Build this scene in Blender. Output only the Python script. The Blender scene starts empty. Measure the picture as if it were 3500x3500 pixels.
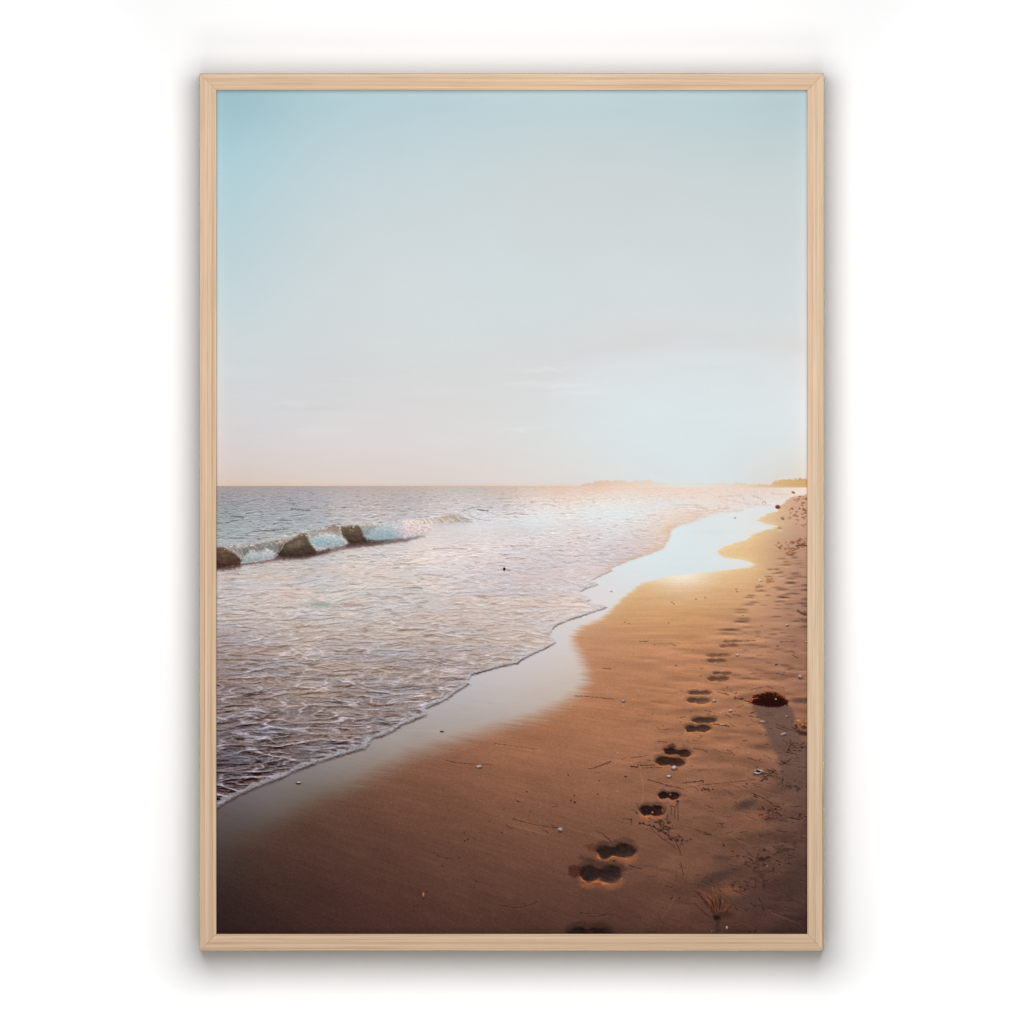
import bpy, bmesh, math
import numpy as np

# A framed beach print hanging on a white wall, seen straight on.
# ---------------------------------------------------------------- camera, world, lamps, exposure
MPU = 0.70 / 2020.0                       # metres per print unit (the picture opening is 70 cm wide)
CX, CY, ZC = 1750.0, 1750.0, 1.50       # centre of the view, and its height above the floor
WORLD = 0.0
LAMPS = [('softbox', (0, -2.31, ZC + 0.56), 2.0, 2.0, 68), ('low_fill', (0, -3.0, ZC - 1.9), 2.2, 1.6, 28),  # main softbox, then a low fill added to lift the lower wall
         ('wall_fill_low', (0, -0.9, ZC - 0.80), 2.6, 0.1, 4.0, 'RECTANGLE', 33), ('wall_fill_left', (-0.665, -0.9, ZC - 0.25), 0.1, 1.5, 3.2, 'RECTANGLE', 31), ('wall_fill_right', (0.665, -0.9, ZC - 0.25), 0.1, 1.5, 3.2, 'RECTANGLE', 31)]  # narrow strips added out of view to whiten the wall around the frame
WOOD = [(0.442, 0.296, 0.185), (0.562, 0.397, 0.264), (0.621, 0.455, 0.318), (0.676, 0.514, 0.378)]
INK_GAIN = 1.0
scene = bpy.context.scene
coll = scene.collection


def wx_(px): return (px - CX) * MPU
def wz_(py): return ZC - (py - CY) * MPU


cam_d = bpy.data.cameras.new('camera')
cam = bpy.data.objects.new('camera', cam_d)
coll.objects.link(cam)
CAM_DIST = 18.0
cam.location = (0, -CAM_DIST, ZC)
cam.rotation_euler = (math.radians(90), 0, 0)
cam_d.sensor_width = 36.0
cam_d.lens = 36.0 * (CAM_DIST - 0.070) / (3500 * MPU)
cam_d.clip_start, cam_d.clip_end = 0.1, 60.0
scene.camera = cam

world = bpy.data.worlds.new('World')
scene.world = world
world.use_nodes = True
bg = world.node_tree.nodes['Background']
bg.inputs['Color'].default_value = (1, 1, 1, 1)
bg.inputs['Strength'].default_value = WORLD


def area_lamp(name, loc, w, h, power, shape='ELLIPSE', spread=180):
    """an area lamp facing the wall: the main softbox and the added fills"""
    d = bpy.data.lights.new(name, 'AREA')
    d.shape = shape; d.spread = math.radians(spread); d.size = w; d.size_y = h; d.energy = power; d.color = (1, 1, 1)
    o = bpy.data.objects.new(name, d)
    coll.objects.link(o)
    o.location = loc
    o.rotation_euler = (math.radians(90), 0, 0)
    return o


for a in LAMPS:
    area_lamp(*a)

scene.view_settings.view_transform = 'Standard'
scene.view_settings.look = 'None'
scene.view_settings.exposure = 0.0
scene.view_settings.gamma = 1.0
scene.view_settings.use_curve_mapping = False
scene.render.engine = 'CYCLES'
scene.cycles.max_bounces = 6
scene.cycles.use_denoising = True
scene.cycles.pixel_filter_type = 'BLACKMAN_HARRIS'
scene.cycles.filter_width = 1.2


# ---------------------------------------------------------------- materials
def new_mat(name):
    m = bpy.data.materials.new(name)
    m.use_nodes = True
    nt = m.node_tree
    return m, nt, nt.nodes['Principled BSDF']


def wall_material():
    m, nt, b = new_mat('matte_white_wall_paint')
    tc = nt.nodes.new('ShaderNodeTexCoord')
    n = nt.nodes.new('ShaderNodeTexNoise'); n.inputs['Scale'].default_value = 160; n.inputs['Detail'].default_value = 5
    bp = nt.nodes.new('ShaderNodeBump'); bp.inputs['Strength'].default_value = 0.03; bp.inputs['Distance'].default_value = 0.0005
    nt.links.new(tc.outputs['Object'], n.inputs['Vector'])
    nt.links.new(n.outputs['Fac'], bp.inputs['Height'])
    nt.links.new(bp.outputs['Normal'], b.inputs['Normal'])
    b.inputs['Base Color'].default_value = (0.84, 0.84, 0.84, 1)
    b.inputs['Roughness'].default_value = 0.95
    b.inputs['Specular IOR Level'].default_value = 0.05
    return m


def wood_material():
    """pale straight-grained oak: fine lines along the rail's own length (its local X)"""
    m, nt, b = new_mat('pale_oak')
    L = nt.links.new
    tc = nt.nodes.new('ShaderNodeTexCoord')
    oi = nt.nodes.new('ShaderNodeObjectInfo')
    off = nt.nodes.new('ShaderNodeVectorMath'); off.operation = 'SCALE'
    comb = nt.nodes.new('ShaderNodeCombineXYZ')
    for k in range(3):
        L(oi.outputs['Random'], comb.inputs[k])
    L(comb.outputs[0], off.inputs[0]); off.inputs['Scale'].default_value = 7.3
    add = nt.nodes.new('ShaderNodeVectorMath'); add.operation = 'ADD'
    L(tc.outputs['Object'], add.inputs[0]); L(off.outputs[0], add.inputs[1])

    def noise(sx, sy, detail, rough=0.55, dist=0.0):
        mp = nt.nodes.new('ShaderNodeMapping')
        mp.inputs['Scale'].default_value = (sx, sy, sy)
        L(add.outputs[0], mp.inputs['Vector'])
        n = nt.nodes.new('ShaderNodeTexNoise')
        n.inputs['Scale'].default_value = 1.0; n.inputs['Detail'].default_value = detail
        n.inputs['Roughness'].default_value = rough; n.inputs['Distortion'].default_value = dist
        L(mp.outputs[0], n.inputs['Vector'])
        return n.outputs['Fac']

    def ramp(fac, stops):
        r = nt.nodes.new('ShaderNodeValToRGB')
        L(fac, r.inputs['Fac'])
        e = r.color_ramp.elements
        while len(e) < len(stops):
            e.new(0.5)
        for el, (p, c) in zip(e, stops):
            el.position = p; el.color = (*c, 1)
        return r.outputs['Color']

    def mix(mode, fac, a, c):
        x = nt.nodes.new('ShaderNodeMix'); x.data_type = 'RGBA'; x.blend_type = mode
        if isinstance(fac, float): x.inputs['Factor'].default_value = fac
        else: L(fac, x.inputs['Factor'])
        L(a, x.inputs[6]); L(c, x.inputs[7])
        return x.outputs[2]
    grain = noise(1.4, 420, 4, 0.65)
    col = ramp(grain, [(0.28, WOOD[0]), (0.43, WOOD[1]), (0.57, WOOD[2]), (0.74, WOOD[3])])
    band = ramp(noise(0.9, 110, 2, 0.5), [(0.30, (0.93, 0.91, 0.88)), (0.70, (1.04, 1.045, 1.05))])
    col = mix('MULTIPLY', 1.0, col, band)
    fleck = ramp(noise(14, 700, 3, 0.6), [(0.30, (0.86, 0.83, 0.79)), (0.45, (1, 1, 1)), (0.75, (1.05, 1.05, 1.06))])
    col = mix('MULTIPLY', 1.0, col, fleck)
    lines = ramp(noise(1.0, 300, 1, 0.4), [(0.25, (0.76, 0.69, 0.61)), (0.32, (1, 1, 1))])
    col = mix('MULTIPLY', 1.0, col, lines)
    blot = ramp(noise(6, 40, 2, 0.5), [(0.3, (0.96, 0.95, 0.94)), (0.7, (1.03, 1.03, 1.03))])
    col = mix('MULTIPLY', 1.0, col, blot)
    L(col, b.inputs['Base Color'])
    b.inputs['Roughness'].default_value = 0.62
    b.inputs['Specular IOR Level'].default_value = 0.18
    bp = nt.nodes.new('ShaderNodeBump'); bp.inputs['Strength'].default_value = 0.08; bp.inputs['Distance'].default_value = 0.0006
    L(grain, bp.inputs['Height']); L(bp.outputs['Normal'], b.inputs['Normal'])
    return m


def print_material():
    m, nt, b = new_mat('matte_art_print')
    at_ = nt.nodes.new('ShaderNodeAttribute'); at_.attribute_name = 'ink'
    nt.links.new(at_.outputs['Color'], b.inputs['Base Color'])
    b.inputs['Roughness'].default_value = 0.9
    b.inputs['Specular IOR Level'].default_value = 0.02
    return m


# ---------------------------------------------------------------- the wall
def mesh_obj(name, verts, faces, mat, parent=None):
    me = bpy.data.meshes.new(name)
    me.from_pydata(verts, [], faces)
    me.materials.append(mat)
    o = bpy.data.objects.new(name, me)
    coll.objects.link(o)
    if parent is not None:
        o.parent = parent
    return o


def box_mesh(name, x0, x1, y0, y1, z0, z1, mat, parent=None):
    v = [(x, y, z) for x in (x0, x1) for y in (y0, y1) for z in (z0, z1)]
    f = [(0, 1, 3, 2), (4, 6, 7, 5), (0, 4, 5, 1), (2, 3, 7, 6), (0, 2, 6, 4), (1, 5, 7, 3)]
    return mesh_obj(name, v, f, mat, parent)


wall = box_mesh('wall', -4.0, 4.0, 0.0, 0.12, -1.5, 4.5, wall_material())
wall['kind'] = 'structure'
wall['label'] = 'plain matte white wall behind the framed beach print'
wall['category'] = 'wall'

# ---------------------------------------------------------------- the frame
OX0, OX1, OY0, OY1 = 682.0, 2817.0, 250.0, 3250.0          # outer edge of the frame
IX0, IX1, IY0, IY1 = 740.0, 2759.5, 307.5, 3192.0          # picture opening
DEPTH = 0.070
RECESS = 0.0130                                            # print surface behind the front of the rails
W_OUT, H_OUT = (OX1 - OX0) * MPU, (OY1 - OY0) * MPU
RW = 57.6 * MPU
fc = ((OX0 + OX1) / 2, (OY0 + OY1) / 2)
picture = bpy.data.objects.new('framed_print', None)
coll.objects.link(picture)
picture.empty_display_size = 0.1
picture.location = (wx_(fc[0]), 0.0, wz_(fc[1]))
picture['label'] = 'beach sunset print in a pale oak frame hanging on the white wall'
picture['category'] = 'framed picture'
wood = wood_material()


def rail(length, mat):
    """one mitred rail: local X along its length, local Z from outer edge (0) to inner edge (-RW), front at y = -DEPTH"""
    r = 0.0011; q = 0.0005
    prof = [(0.0, -0.0005), (0.0, -DEPTH + r)]
    for k in range(1, 5):
        a = k / 4 * math.pi / 2
        prof.append((-r + r * math.cos(a), -DEPTH + r - r * math.sin(a)))
    for k in range(0, 4):
        a = k / 3 * math.pi / 2
        prof.append((-RW + q - q * math.sin(a), -DEPTH + q - q * math.cos(a)))
    prof += [(-RW, -DEPTH + RECESS + 0.0004), (-RW - 0.006 + 0.011, -DEPTH + RECESS + 0.0004), (-RW + 0.005, -0.0005)]
    n = len(prof)
    verts, faces = [], []
    segs = 40
    for s in range(segs + 1):
        t = s / segs
        for z, y in prof:
            half = length / 2 + z - 0.00012                # 45 degree mitre, hair-line joint
            verts.append((-half + 2 * half * t, y, z))
    for s in range(segs):
        for k in range(n):
            a, c = s * n + k, s * n + (k + 1) % n
            faces.append((a, c, c + n, a + n))
    faces.append(tuple(range(n))[::-1]); faces.append(tuple(segs * n + k for k in range(n)))
    o = mesh_obj('frame_rail', verts, faces, mat, picture)
    bm = bmesh.new(); bm.from_mesh(o.data)
    bmesh.ops.recalc_face_normals(bm, faces=bm.faces)
    bm.to_mesh(o.data); bm.free()
    for p in o.data.polygons:
        p.use_smooth = False
    return o


for ln, ang, dx, dz in ((W_OUT, 0, 0, H_OUT / 2), (W_OUT, math.pi, 0, -H_OUT / 2), (H_OUT, math.pi / 2, W_OUT / 2, 0), (H_OUT, -math.pi / 2, -W_OUT / 2, 0)):
    o = rail(ln, wood)
    o.rotation_euler = (0, ang, 0)
    o.location = (dx, 0, dz)

# ---------------------------------------------------------------- the printed picture
# The sheet in the frame is a flat colour print of a beach at sunset.  Its ink is computed here
# (sRGB, 0-255) on a fine grid and stored as the sheet's printed colour.
# Coordinates inside this section are print coordinates (1 unit = 0.3465 mm on the sheet).
PX0, PX1, PY0, PY1 = 736.0, 2764.0, 303.0, 3196.0
STEP = 2.0
NX = int((PX1 - PX0) / STEP) + 1
NY = int((PY1 - PY0) / STEP) + 1
gx = PX0 + STEP * np.arange(NX)
gy = PY0 + STEP * np.arange(NY)
X, Y = np.meshgrid(gx, gy)
HZ = 1661.0                                          # horizon


def smooth(a, b, x):
    t = np.clip((x - a) / (b - a), 0, 1)
    return t * t * (3 - 2 * t)


def hash2(ix, iy, seed):
    h = (ix.astype(np.int64) * 374761393 + iy.astype(np.int64) * 668265263 + seed * 974634777) & 0xFFFFFFFF
    h = ((h ^ (h >> 13)) * 1274126177) & 0xFFFFFFFF
    h = ((h ^ (h >> 16)) * 2246822519) & 0xFFFFFFFF
    return (h ^ (h >> 15)) & 0xFFFF


_A = np.arange(65536) * (2 * np.pi / 65536)
_COS, _SIN = np.cos(_A).astype(np.float32), np.sin(_A).astype(np.float32)


def gn(x, y, seed=0):
    """gradient noise, about -1..1"""
    x0 = np.floor(x); y0 = np.floor(y)
    fx = (x - x0).astype(np.float32); fy = (y - y0).astype(np.float32)
    ix = x0.astype(np.int64); iy = y0.astype(np.int64)

    def corner(dx, dy):
        h = hash2(ix + dx, iy + dy, seed)
        return _COS[h] * (fx - dx) + _SIN[h] * (fy - dy)
    u = fx * fx * fx * (fx * (fx * 6 - 15) + 10)
    v = fy * fy * fy * (fy * (fy * 6 - 15) + 10)
    a = corner(0, 0); b = corner(1, 0); c = corner(0, 1); d = corner(1, 1)
    return 1.5 * ((a + (b - a) * u) * (1 - v) + (c + (d - c) * u) * v)


def fbm(x, y, seed=0, octv=4, gain=0.5, lac=2.03):
    s = 0; a = 1.0; t = 0
    for o in range(octv):
        s = s + a * gn(x, y, seed + 17 * o)
        t += a; a *= gain; x = x * lac + 11.3; y = y * lac + 5.7
    return s / t ** 0.5 * 0.85


def field(pts, soft=70.0):
    """smooth colour field through control points (x, y, r, g, b)"""
    p = np.array(pts, float)
    xy = p[:, :2] / 1000; col = p[:, 2:]
    c2 = (soft / 1000) ** 2
    phi = lambda q, r: np.sqrt(((q[:, None, :] - r[None]) ** 2).sum(-1) + c2)
    n = len(p)
    K = np.zeros((n + 3, n + 3))
    K[:n, :n] = phi(xy, xy) + 0.004 * np.eye(n) * -1
    K[:n, n] = 1; K[:n, n + 1:] = xy; K[n:, :n] = K[:n, n:].T
    w = np.linalg.solve(K, np.vstack([col, np.zeros((3, 3))]))
    cx = np.linspace(PX0, PX1, 102); cy = np.linspace(PY0, PY1, 146)
    q = np.stack(np.meshgrid(cx, cy), -1).reshape(-1, 2) / 1000
    z = (phi(q, xy) @ w[:n] + w[n] + q @ w[n + 1:]).reshape(146, 102, 3)
    fx = (gx - PX0) / (PX1 - PX0) * 101; fy = (gy - PY0) / (PY1 - PY0) * 145
    ix = np.minimum(fx.astype(int), 100); iy = np.minimum(fy.astype(int), 144)
    tx = (fx - ix)[None, :, None]; ty = (fy - iy)[:, None, None]
    top = z[iy][:, ix] * (1 - tx) + z[iy][:, ix + 1] * tx
    bot = z[iy + 1][:, ix] * (1 - tx) + z[iy + 1][:, ix + 1] * tx
    return (top * (1 - ty) + bot * ty).astype(np.float32)


def box(pts, pad):
    p = np.array(pts, float)
    i0 = max(0, int((p[:, 1].min() - pad - PY0) / STEP)); i1 = min(NY, int((p[:, 1].max() + pad - PY0) / STEP) + 2)
    j0 = max(0, int((p[:, 0].min() - pad - PX0) / STEP)); j1 = min(NX, int((p[:, 0].max() + pad - PX0) / STEP) + 2)
    return slice(i0, i1), slice(j0, j1)


def seg_dist(pts, x, y, closed=False):
    p = [tuple(map(float, q[:2])) for q in pts]
    if closed:
        p = p + [p[0]]
    best = None
    for (ax, ay), (bx, by) in zip(p[:-1], p[1:]):
        dx, dy = bx - ax, by - ay
        t = np.clip(((x - ax) * dx + (y - ay) * dy) / (dx * dx + dy * dy + 1e-9), 0, 1)
        d = (x - ax - t * dx) ** 2 + (y - ay - t * dy) ** 2
        best = d if best is None else np.minimum(best, d)
    return np.sqrt(best)


def inside(pts, x, y):
    r = np.zeros(x.shape, bool)
    p = [tuple(map(float, q)) for q in pts]
    for (ax, ay), (bx, by) in zip(p, p[1:] + p[:1]):
        if ay == by:
            continue
        r ^= ((ay > y) != (by > y)) & (x < (bx - ax) * (y - ay) / (by - ay) + ax)
    return r


def sdf(pts, x, y):
    d = seg_dist(pts, x, y, True)
    return np.where(inside(pts, x, y), -d, d)


def curve(pts, n=8):
    """Catmull-Rom through the points"""
    p = np.array(pts, float)
    q = np.vstack([2 * p[0] - p[1], p, 2 * p[-1] - p[-2]])
    t = np.linspace(0, 1, n, endpoint=False)[:, None]
    out = []
    for a, b, c, d in zip(q[:-3], q[1:-2], q[2:-1], q[3:]):
        out.append(0.5 * (2 * b + (c - a) * t + (2 * a - 5 * b + 4 * c - d) * t * t + (3 * b - a - 3 * c + d) * t ** 3))
    return np.vstack(out + [p[-1:]])


OFF = dict(A=(740, 1600), B=(1400, 1600), C=(2060, 1600), D=(740, 2120), E=(1400, 2120), F=(2060, 2120),
           G=(740, 2642), H=(1400, 2642), I=(2060, 2642))


def R(k, *v):
    """points measured in one survey tile of the picture"""
    ox, oy = OFF[k]
    return [(ox + v[i] / 2.76, oy + v[i + 1] / 2.76) for i in range(0, len(v), 2)]


def blend(sl, col, a):
    img[sl] += (np.asarray(col, np.float32) - img[sl]) * a[..., None].astype(np.float32)


def patch(pts, col, alpha=1.0, soft=4.0, rag=0.0, rs=14.0, seed=1, stretch=2.0, grow=0.0):
    """fill a closed outline, with a ragged edge"""
    sl = box(pts, soft + rag * 2 + 4)
    x, y = X[sl], Y[sl]
    if rag:
        x2 = x + rag * fbm(x / rs, y / rs * stretch, seed, 3)
        y2 = y + rag * fbm(x / rs, y / rs * stretch, seed + 50, 3)
    else:
        x2, y2 = x, y
    a = smooth(soft, -soft, sdf(pts, x2, y2) - grow) * alpha
    blend(sl, col, a)
    return sl, a


def stroke(pts, w, col, alpha=1.0, soft=1.6, rag=0.0, seed=3, taper=True):
    p = curve(pts, 6) if len(pts) > 2 else np.array(pts, float)
    sl = box(p, w + soft + 4)
    x, y = X[sl], Y[sl]
    if rag:
        x = x + rag * gn(x / 7, y / 7, seed); y = y + rag * gn(x / 7, y / 7, seed + 9)
    d = seg_dist(p, x, y)
    ww = w * (0.75 + 0.5 * gn(X[sl] / 13, Y[sl] / 13, seed + 4))
    blend(sl, col, smooth(ww / 2 + soft, ww / 2 - soft, d) * alpha)


def spot(cx, cy, rx, ry, col, alpha=1.0, ang=0.0, soft=0.45, rag=0.0, seed=0):
    r = max(rx, ry) * 1.7 + 4
    sl = box([(cx - r, cy - r), (cx + r, cy + r)], 2)
    x, y = X[sl] - cx, Y[sl] - cy
    c, s = np.cos(ang), np.sin(ang)
    u = (x * c + y * s) / rx; v = (-x * s + y * c) / ry
    d = np.sqrt(u * u + v * v)
    if rag:
        d = d + rag * fbm(X[sl] / 9, Y[sl] / 7, seed, 3)
    blend(sl, col, smooth(1 + soft, 1 - soft, d) * alpha)


def shade(sl, mul):
    img[sl] *= mul[..., None].astype(np.float32)


# ---- sky
SKY = [(780, 345, 157, 191, 201), (780, 500, 171, 204, 213), (780, 700, 182, 208, 215), (790, 1000, 197, 213, 217),
       (790, 1250, 209, 215, 217), (790, 1400, 212, 212, 213), (790, 1530, 215, 208, 208), (790, 1600, 216, 203, 198), (790, 1652, 216, 198, 186),
       (1100, 345, 176, 203, 211), (1100, 520, 189, 210, 216), (1100, 800, 202, 214, 217), (1100, 1100, 210, 217, 219),
       (1100, 1350, 214, 214, 215), (1100, 1500, 220, 216, 216), (1100, 1652, 220, 205, 197),
       (1500, 345, 185, 207, 214), (1500, 520, 197, 213, 217), (1500, 800, 207, 216, 219), (1500, 1100, 213, 220, 221),
       (1500, 1350, 218, 217, 217), (1500, 1500, 221, 218, 217), (1500, 1600, 221, 213, 211), (1500, 1652, 222, 208, 203),
       (1850, 345, 190, 210, 215), (1850, 560, 203, 213, 215), (1850, 800, 208, 216, 218), (1850, 1100, 213, 220, 221),
       (1850, 1240, 217, 217, 218), (1850, 1400, 219, 221, 221), (1850, 1530, 221, 222, 220), (1850, 1640, 223, 217, 213),
       (2200, 345, 189, 209, 214), (2200, 600, 205, 213, 215), (2200, 850, 210, 217, 219), (2200, 1060, 215, 221, 222),
       (2200, 1150, 217, 217, 218), (2200, 1350, 219, 225, 227), (2200, 1550, 219, 226, 228), (2200, 1650, 222, 225, 224),
       (2420, 1450, 218, 226, 228), (2420, 1650, 220, 226, 228), (2450, 345, 187, 208, 212),
       (2730, 345, 182, 203, 208), (2730, 560, 199, 211, 213), (2730, 850, 208, 216, 218), (2730, 1080, 214, 220, 221),
       (2730, 1200, 219, 219, 219), (2730, 1400, 221, 225, 226), (2730, 1560, 221, 222, 219), (2730, 1640, 222, 214, 205)]
img = field(SKY, 160)
# veil of brighter cloud over the sun, its upper rim a soft arc with torn streaks at the left
edge_y = np.interp(X, [736, 1500, 1780, 2000, 2200, 2350, 2500, 2764], [1400, 1360, 1290, 1232, 1192, 1182, 1188, 1216])
w1 = fbm(X / 210, Y / 26, 31, 4)
cl = smooth(-26, 44, Y - edge_y + 24 * w1 * smooth(2350, 1800, X) + 5 * w1)
cl *= smooth(1730, 2120, X + 60 * w1) * smooth(1660, 1330, Y)
img += cl[..., None] * np.array([1.5, 4.0, 4.5], np.float32)
img -= (np.exp(-((Y - edge_y + 34) / 34) ** 2) * smooth(1750, 2200, X))[..., None] * np.array([0.3, 1.8, 1.8], np.float32)
for cx, cy, ln, th, am in [(1860, 1264, 70, 7, 7), (1800, 1310, 80, 6, 5), (1930, 1318, 110, 8, 5), (1995, 1340, 120, 9, 4),
                           (1770, 1470, 70, 10, 4), (1180, 1294, 60, 5, 3.5), (1090, 1318, 60, 5, 3), (1010, 1378, 80, 7, 3), (1300, 1170, 70, 7, 2),
                           (1080, 1470, 90, 10, 3), (1500, 1340, 160, 10, 2), (2420, 1255, 90, 8, -2.5), (1830, 1475, 110, 9, -2.5), (1060, 1395, 110, 7, -3)]:
    g = np.exp(-(((X - cx) / ln) ** 2) - ((Y - cy + (X - cx) * 0.03 + 7 * gn(X / 45, Y / 30, 8)) / th) ** 2)
    img += (g * am * (0.9 + 0.6 * gn(X / 40, Y / 6, 7)))[..., None] * np.array([1, 1.05, 1.05], np.float32)
img += (1.4 * fbm(X / 300, Y / 45, 90, 4) * smooth(900, 1400, Y))[..., None].astype(np.float32)
img += (0.9 * fbm(X / 160, Y / 120, 94, 3))[..., None].astype(np.float32)
# warm line where the sky meets the sea
img += (np.exp(-((Y - HZ) / 9) ** 2) * smooth(2150, 1900, X))[..., None] * np.array([2, -5, -14], np.float32)

# ---- far headland and palms on the horizon
land = R('B', 1600, 178, 1640, 150, 1700, 141, 1716, 150, 1760, 120, 1800, 122, 1860, 116, 1932, 117) + \
    R('C', 100, 114, 200, 122, 270, 132, 310, 108, 350, 120, 400, 118, 430, 106, 470, 126, 530, 136, 620, 136, 680, 156,
      720, 140, 860, 146, 940, 138, 1000, 150, 1100, 140, 1130, 128, 1170, 148, 1210, 155, 1260, 138, 1300, 141, 1420, 156, 1500, 149,
      1600, 158, 1618, 122, 1680, 116, 1740, 106, 1800, 108, 1860, 98, 1960, 96, 1960, 200, 900, 200, 400, 195, -100, 186)
sl = box(land, 12)
x, y = X[sl], Y[sl]
d = sdf(land, x + 3 * gn(x / 7, y / 7, 5), y + 5 * gn(x / 5, y / 9, 6))
lc = np.stack([np.interp(x, [1990, 2100, 2250, 2330, 2440, 2560, 2640, 2764], v) for v in
               ([224, 230, 233, 228, 228, 226, 216, 202], [188, 201, 211, 219, 214, 200, 183, 166], [166, 180, 192, 205, 196, 174, 140, 112])], -1)
lc = lc + (5 * fbm(x / 8, y / 6, 12, 3))[..., None]
lc = lc + (smooth(1650, 1668, y) * 6)[..., None]
a = smooth(2.5, -2.5, d) * np.interp(x, [1990, 2100, 2230, 2330, 2420, 2560, 2640], [0.8, .8, .62, .35, .4, .75, .92])
blend(sl, lc, np.clip(a * 1.15, 0, 1))

# ---- sea
SEA = [(745, 1666, 166, 156, 158), (745, 1690, 146, 141, 145), (745, 1760, 140, 148, 152), (745, 1860, 158, 161, 163),
       (1000, 1668, 172, 161, 162), (1000, 1705, 156, 155, 159), (1000, 1780, 157, 161, 165), (1100, 1850, 176, 175, 177),
       (1400, 1668, 190, 175, 170), (1400, 1710, 178, 173, 174), (1400, 1765, 182, 179, 181),
       (1700, 1668, 205, 186, 174), (1700, 1710, 200, 189, 186), (1640, 1760, 206, 202, 203), (1900, 1670, 222, 196, 178),
       (1900, 1710, 228, 208, 196), (1900, 1750, 224, 216, 214), (2050, 1670, 230, 203, 186), (2050, 1700, 235, 216, 204), (2040, 1745, 224, 224, 222),
       (1850, 1790, 222, 220, 221), (1650, 1800, 222, 214, 212), (2200, 1680, 234, 212, 198), (2200, 1720, 229, 219, 213), (2150, 1765, 223, 224, 222),
       (2400, 1680, 232, 214, 203), (2400, 1720, 230, 215, 207), (2600, 1680, 230, 211, 200), (2600, 1715, 227, 215, 212), (2750, 1675, 236, 218, 204),
       (2450, 1745, 230, 216, 209), (2600, 1735, 226, 221, 219), (2300, 1755, 228, 214, 206),
       (760, 1990, 187, 176, 172), (950, 1955, 197, 184, 178), (1200, 1890, 206, 194, 188), (1450, 1845, 222, 210, 206), (1600, 1850, 219, 209, 207),
       (800, 2070, 187, 178, 173), (1100, 2050, 193, 184, 179), (1400, 1980, 203, 193, 187), (1700, 1900, 212, 201, 201),
       (1850, 1830, 216, 208, 208), (2000, 1830, 216, 206, 204), (2100, 1880, 208, 196, 197), (2200, 1850, 214, 198, 192), (2260, 1820, 224, 204, 190),
       (2150, 1800, 224, 214, 210), (1900, 1950, 205, 192, 191), (2000, 2010, 214, 201, 197), (1700, 2030, 200, 186, 181),
       (800, 2170, 168, 153, 148), (1100, 2170, 180, 166, 160), (1500, 2120, 192, 177, 170), (1850, 2120, 202, 186, 177),
       (780, 2300, 146, 130, 125), (1100, 2300, 162, 146, 138), (1400, 2270, 168, 152, 145), (1650, 2230, 182, 166, 158),
       (780, 2430, 122, 107, 103), (1050, 2430, 142, 126, 120), (1300, 2400, 148, 132, 127), (780, 2560, 102, 89, 89), (1000, 2540, 118, 104, 102),
       (1200, 2520, 134, 119, 115), (760, 2700, 92, 77, 76)]
sea = field(SEA, 60)
T = np.maximum(Y - HZ, 1.0)
SU = 7 + 0.040 * T
V = np.log(1 + 0.0040 * T) / 0.0100
VP = 2.5 * (1 + 0.0040 * T)                       # print units per step of V
U = (X - 1750) / SU
wx = 0.9 * fbm(U * 0.17, V * 0.18, 40, 3); wy = 0.8 * fbm(U * 0.2, V * 0.16, 44, 3)
n1 = fbm((U + wx) * 0.24, (V + wy) * 0.50, 50, 3, 0.6)
n2 = fbm((U - wx) * 0.60, (V + wy) * 0.95, 61, 3, 0.7)
nl = fbm(X / 300, Y / 55, 71, 3)
near = smooth(330, 950, T)                        # 0 far .. 1 near the camera


def ridge(fu, fv, seed, warp):
    """sharp-crested ripples: height, and its slope towards the viewer"""
    q = np.clip(1 - np.abs(1.25 * gn((U + warp * wx) * fu, (V + warp * wy) * fv, seed)), 0, 1) ** 1.6
    return q, np.gradient(q, STEP, axis=0) * VP / fv


qa, sa_ = ridge(0.19, 0.32, 50, 2.0)
qb, sb_ = ridge(0.42, 0.56, 53, 1.6)
qc, sc_ = ridge(0.85, 0.95, 57, 1.2)
qd, sd_ = ridge(1.5, 1.6, 59, 0.8)
cfar = smooth(60, 300, T)
wv = 0.6 * sa_ + 0.85 * sb_ + (0.5 + 0.45 * cfar) * sc_ + 0.6 * cfar * sd_
wv = wv / wv.std()
patchy = np.clip(0.85 + 1.0 * fbm(X / 120, Y / 34, 73, 3), 0.2, 1.7)
wv = np.clip(wv * patchy, -2.6, 2.2) + 0.35 * n2
nd = fbm((U + wx) * 0.34, (V + wy) * 0.80, 150, 3, 0.62)
ne = fbm((U - wx) * 0.42, (V - wy) * 0.95, 156, 3, 0.62)
dash_dark = smooth(0.12, 0.62, -nd) * smooth(-0.5, 0.3, fbm(X / 90, Y / 26, 160, 2) + 0.1)
dash_lit = smooth(0.12, 0.7, ne)
wv = 0.52 * np.where(wv > 0, 0.62 * wv, 1.12 * wv) - 1.95 * dash_dark + 1.0 * dash_lit + 0.27
calm = smooth(1765, 1800, Y) * smooth(1935, 1860, Y + (X - 1400) * 0.16) * smooth(1250, 1500, X)
amp = np.interp(T, [0, 12, 40, 100, 200, 300, 440, 700, 900, 1100], [2, 9, 20, 30, 27, 18, 22, 27, 32, 32])
amp = amp * (1 - 0.75 * calm) * np.interp(X, [740, 1500, 2000, 2300, 2764], [1.1, 1.0, 0.8, 0.5, 0.35])
tint = np.clip(1.1 * nl + 0.6 * n1 - 0.5 * n2 - 0.35 * wv, -1, 1)[..., None]
warm = np.array([8, 0, -6], np.float32); cool = np.array([-8, 0, 9], np.float32)
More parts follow.
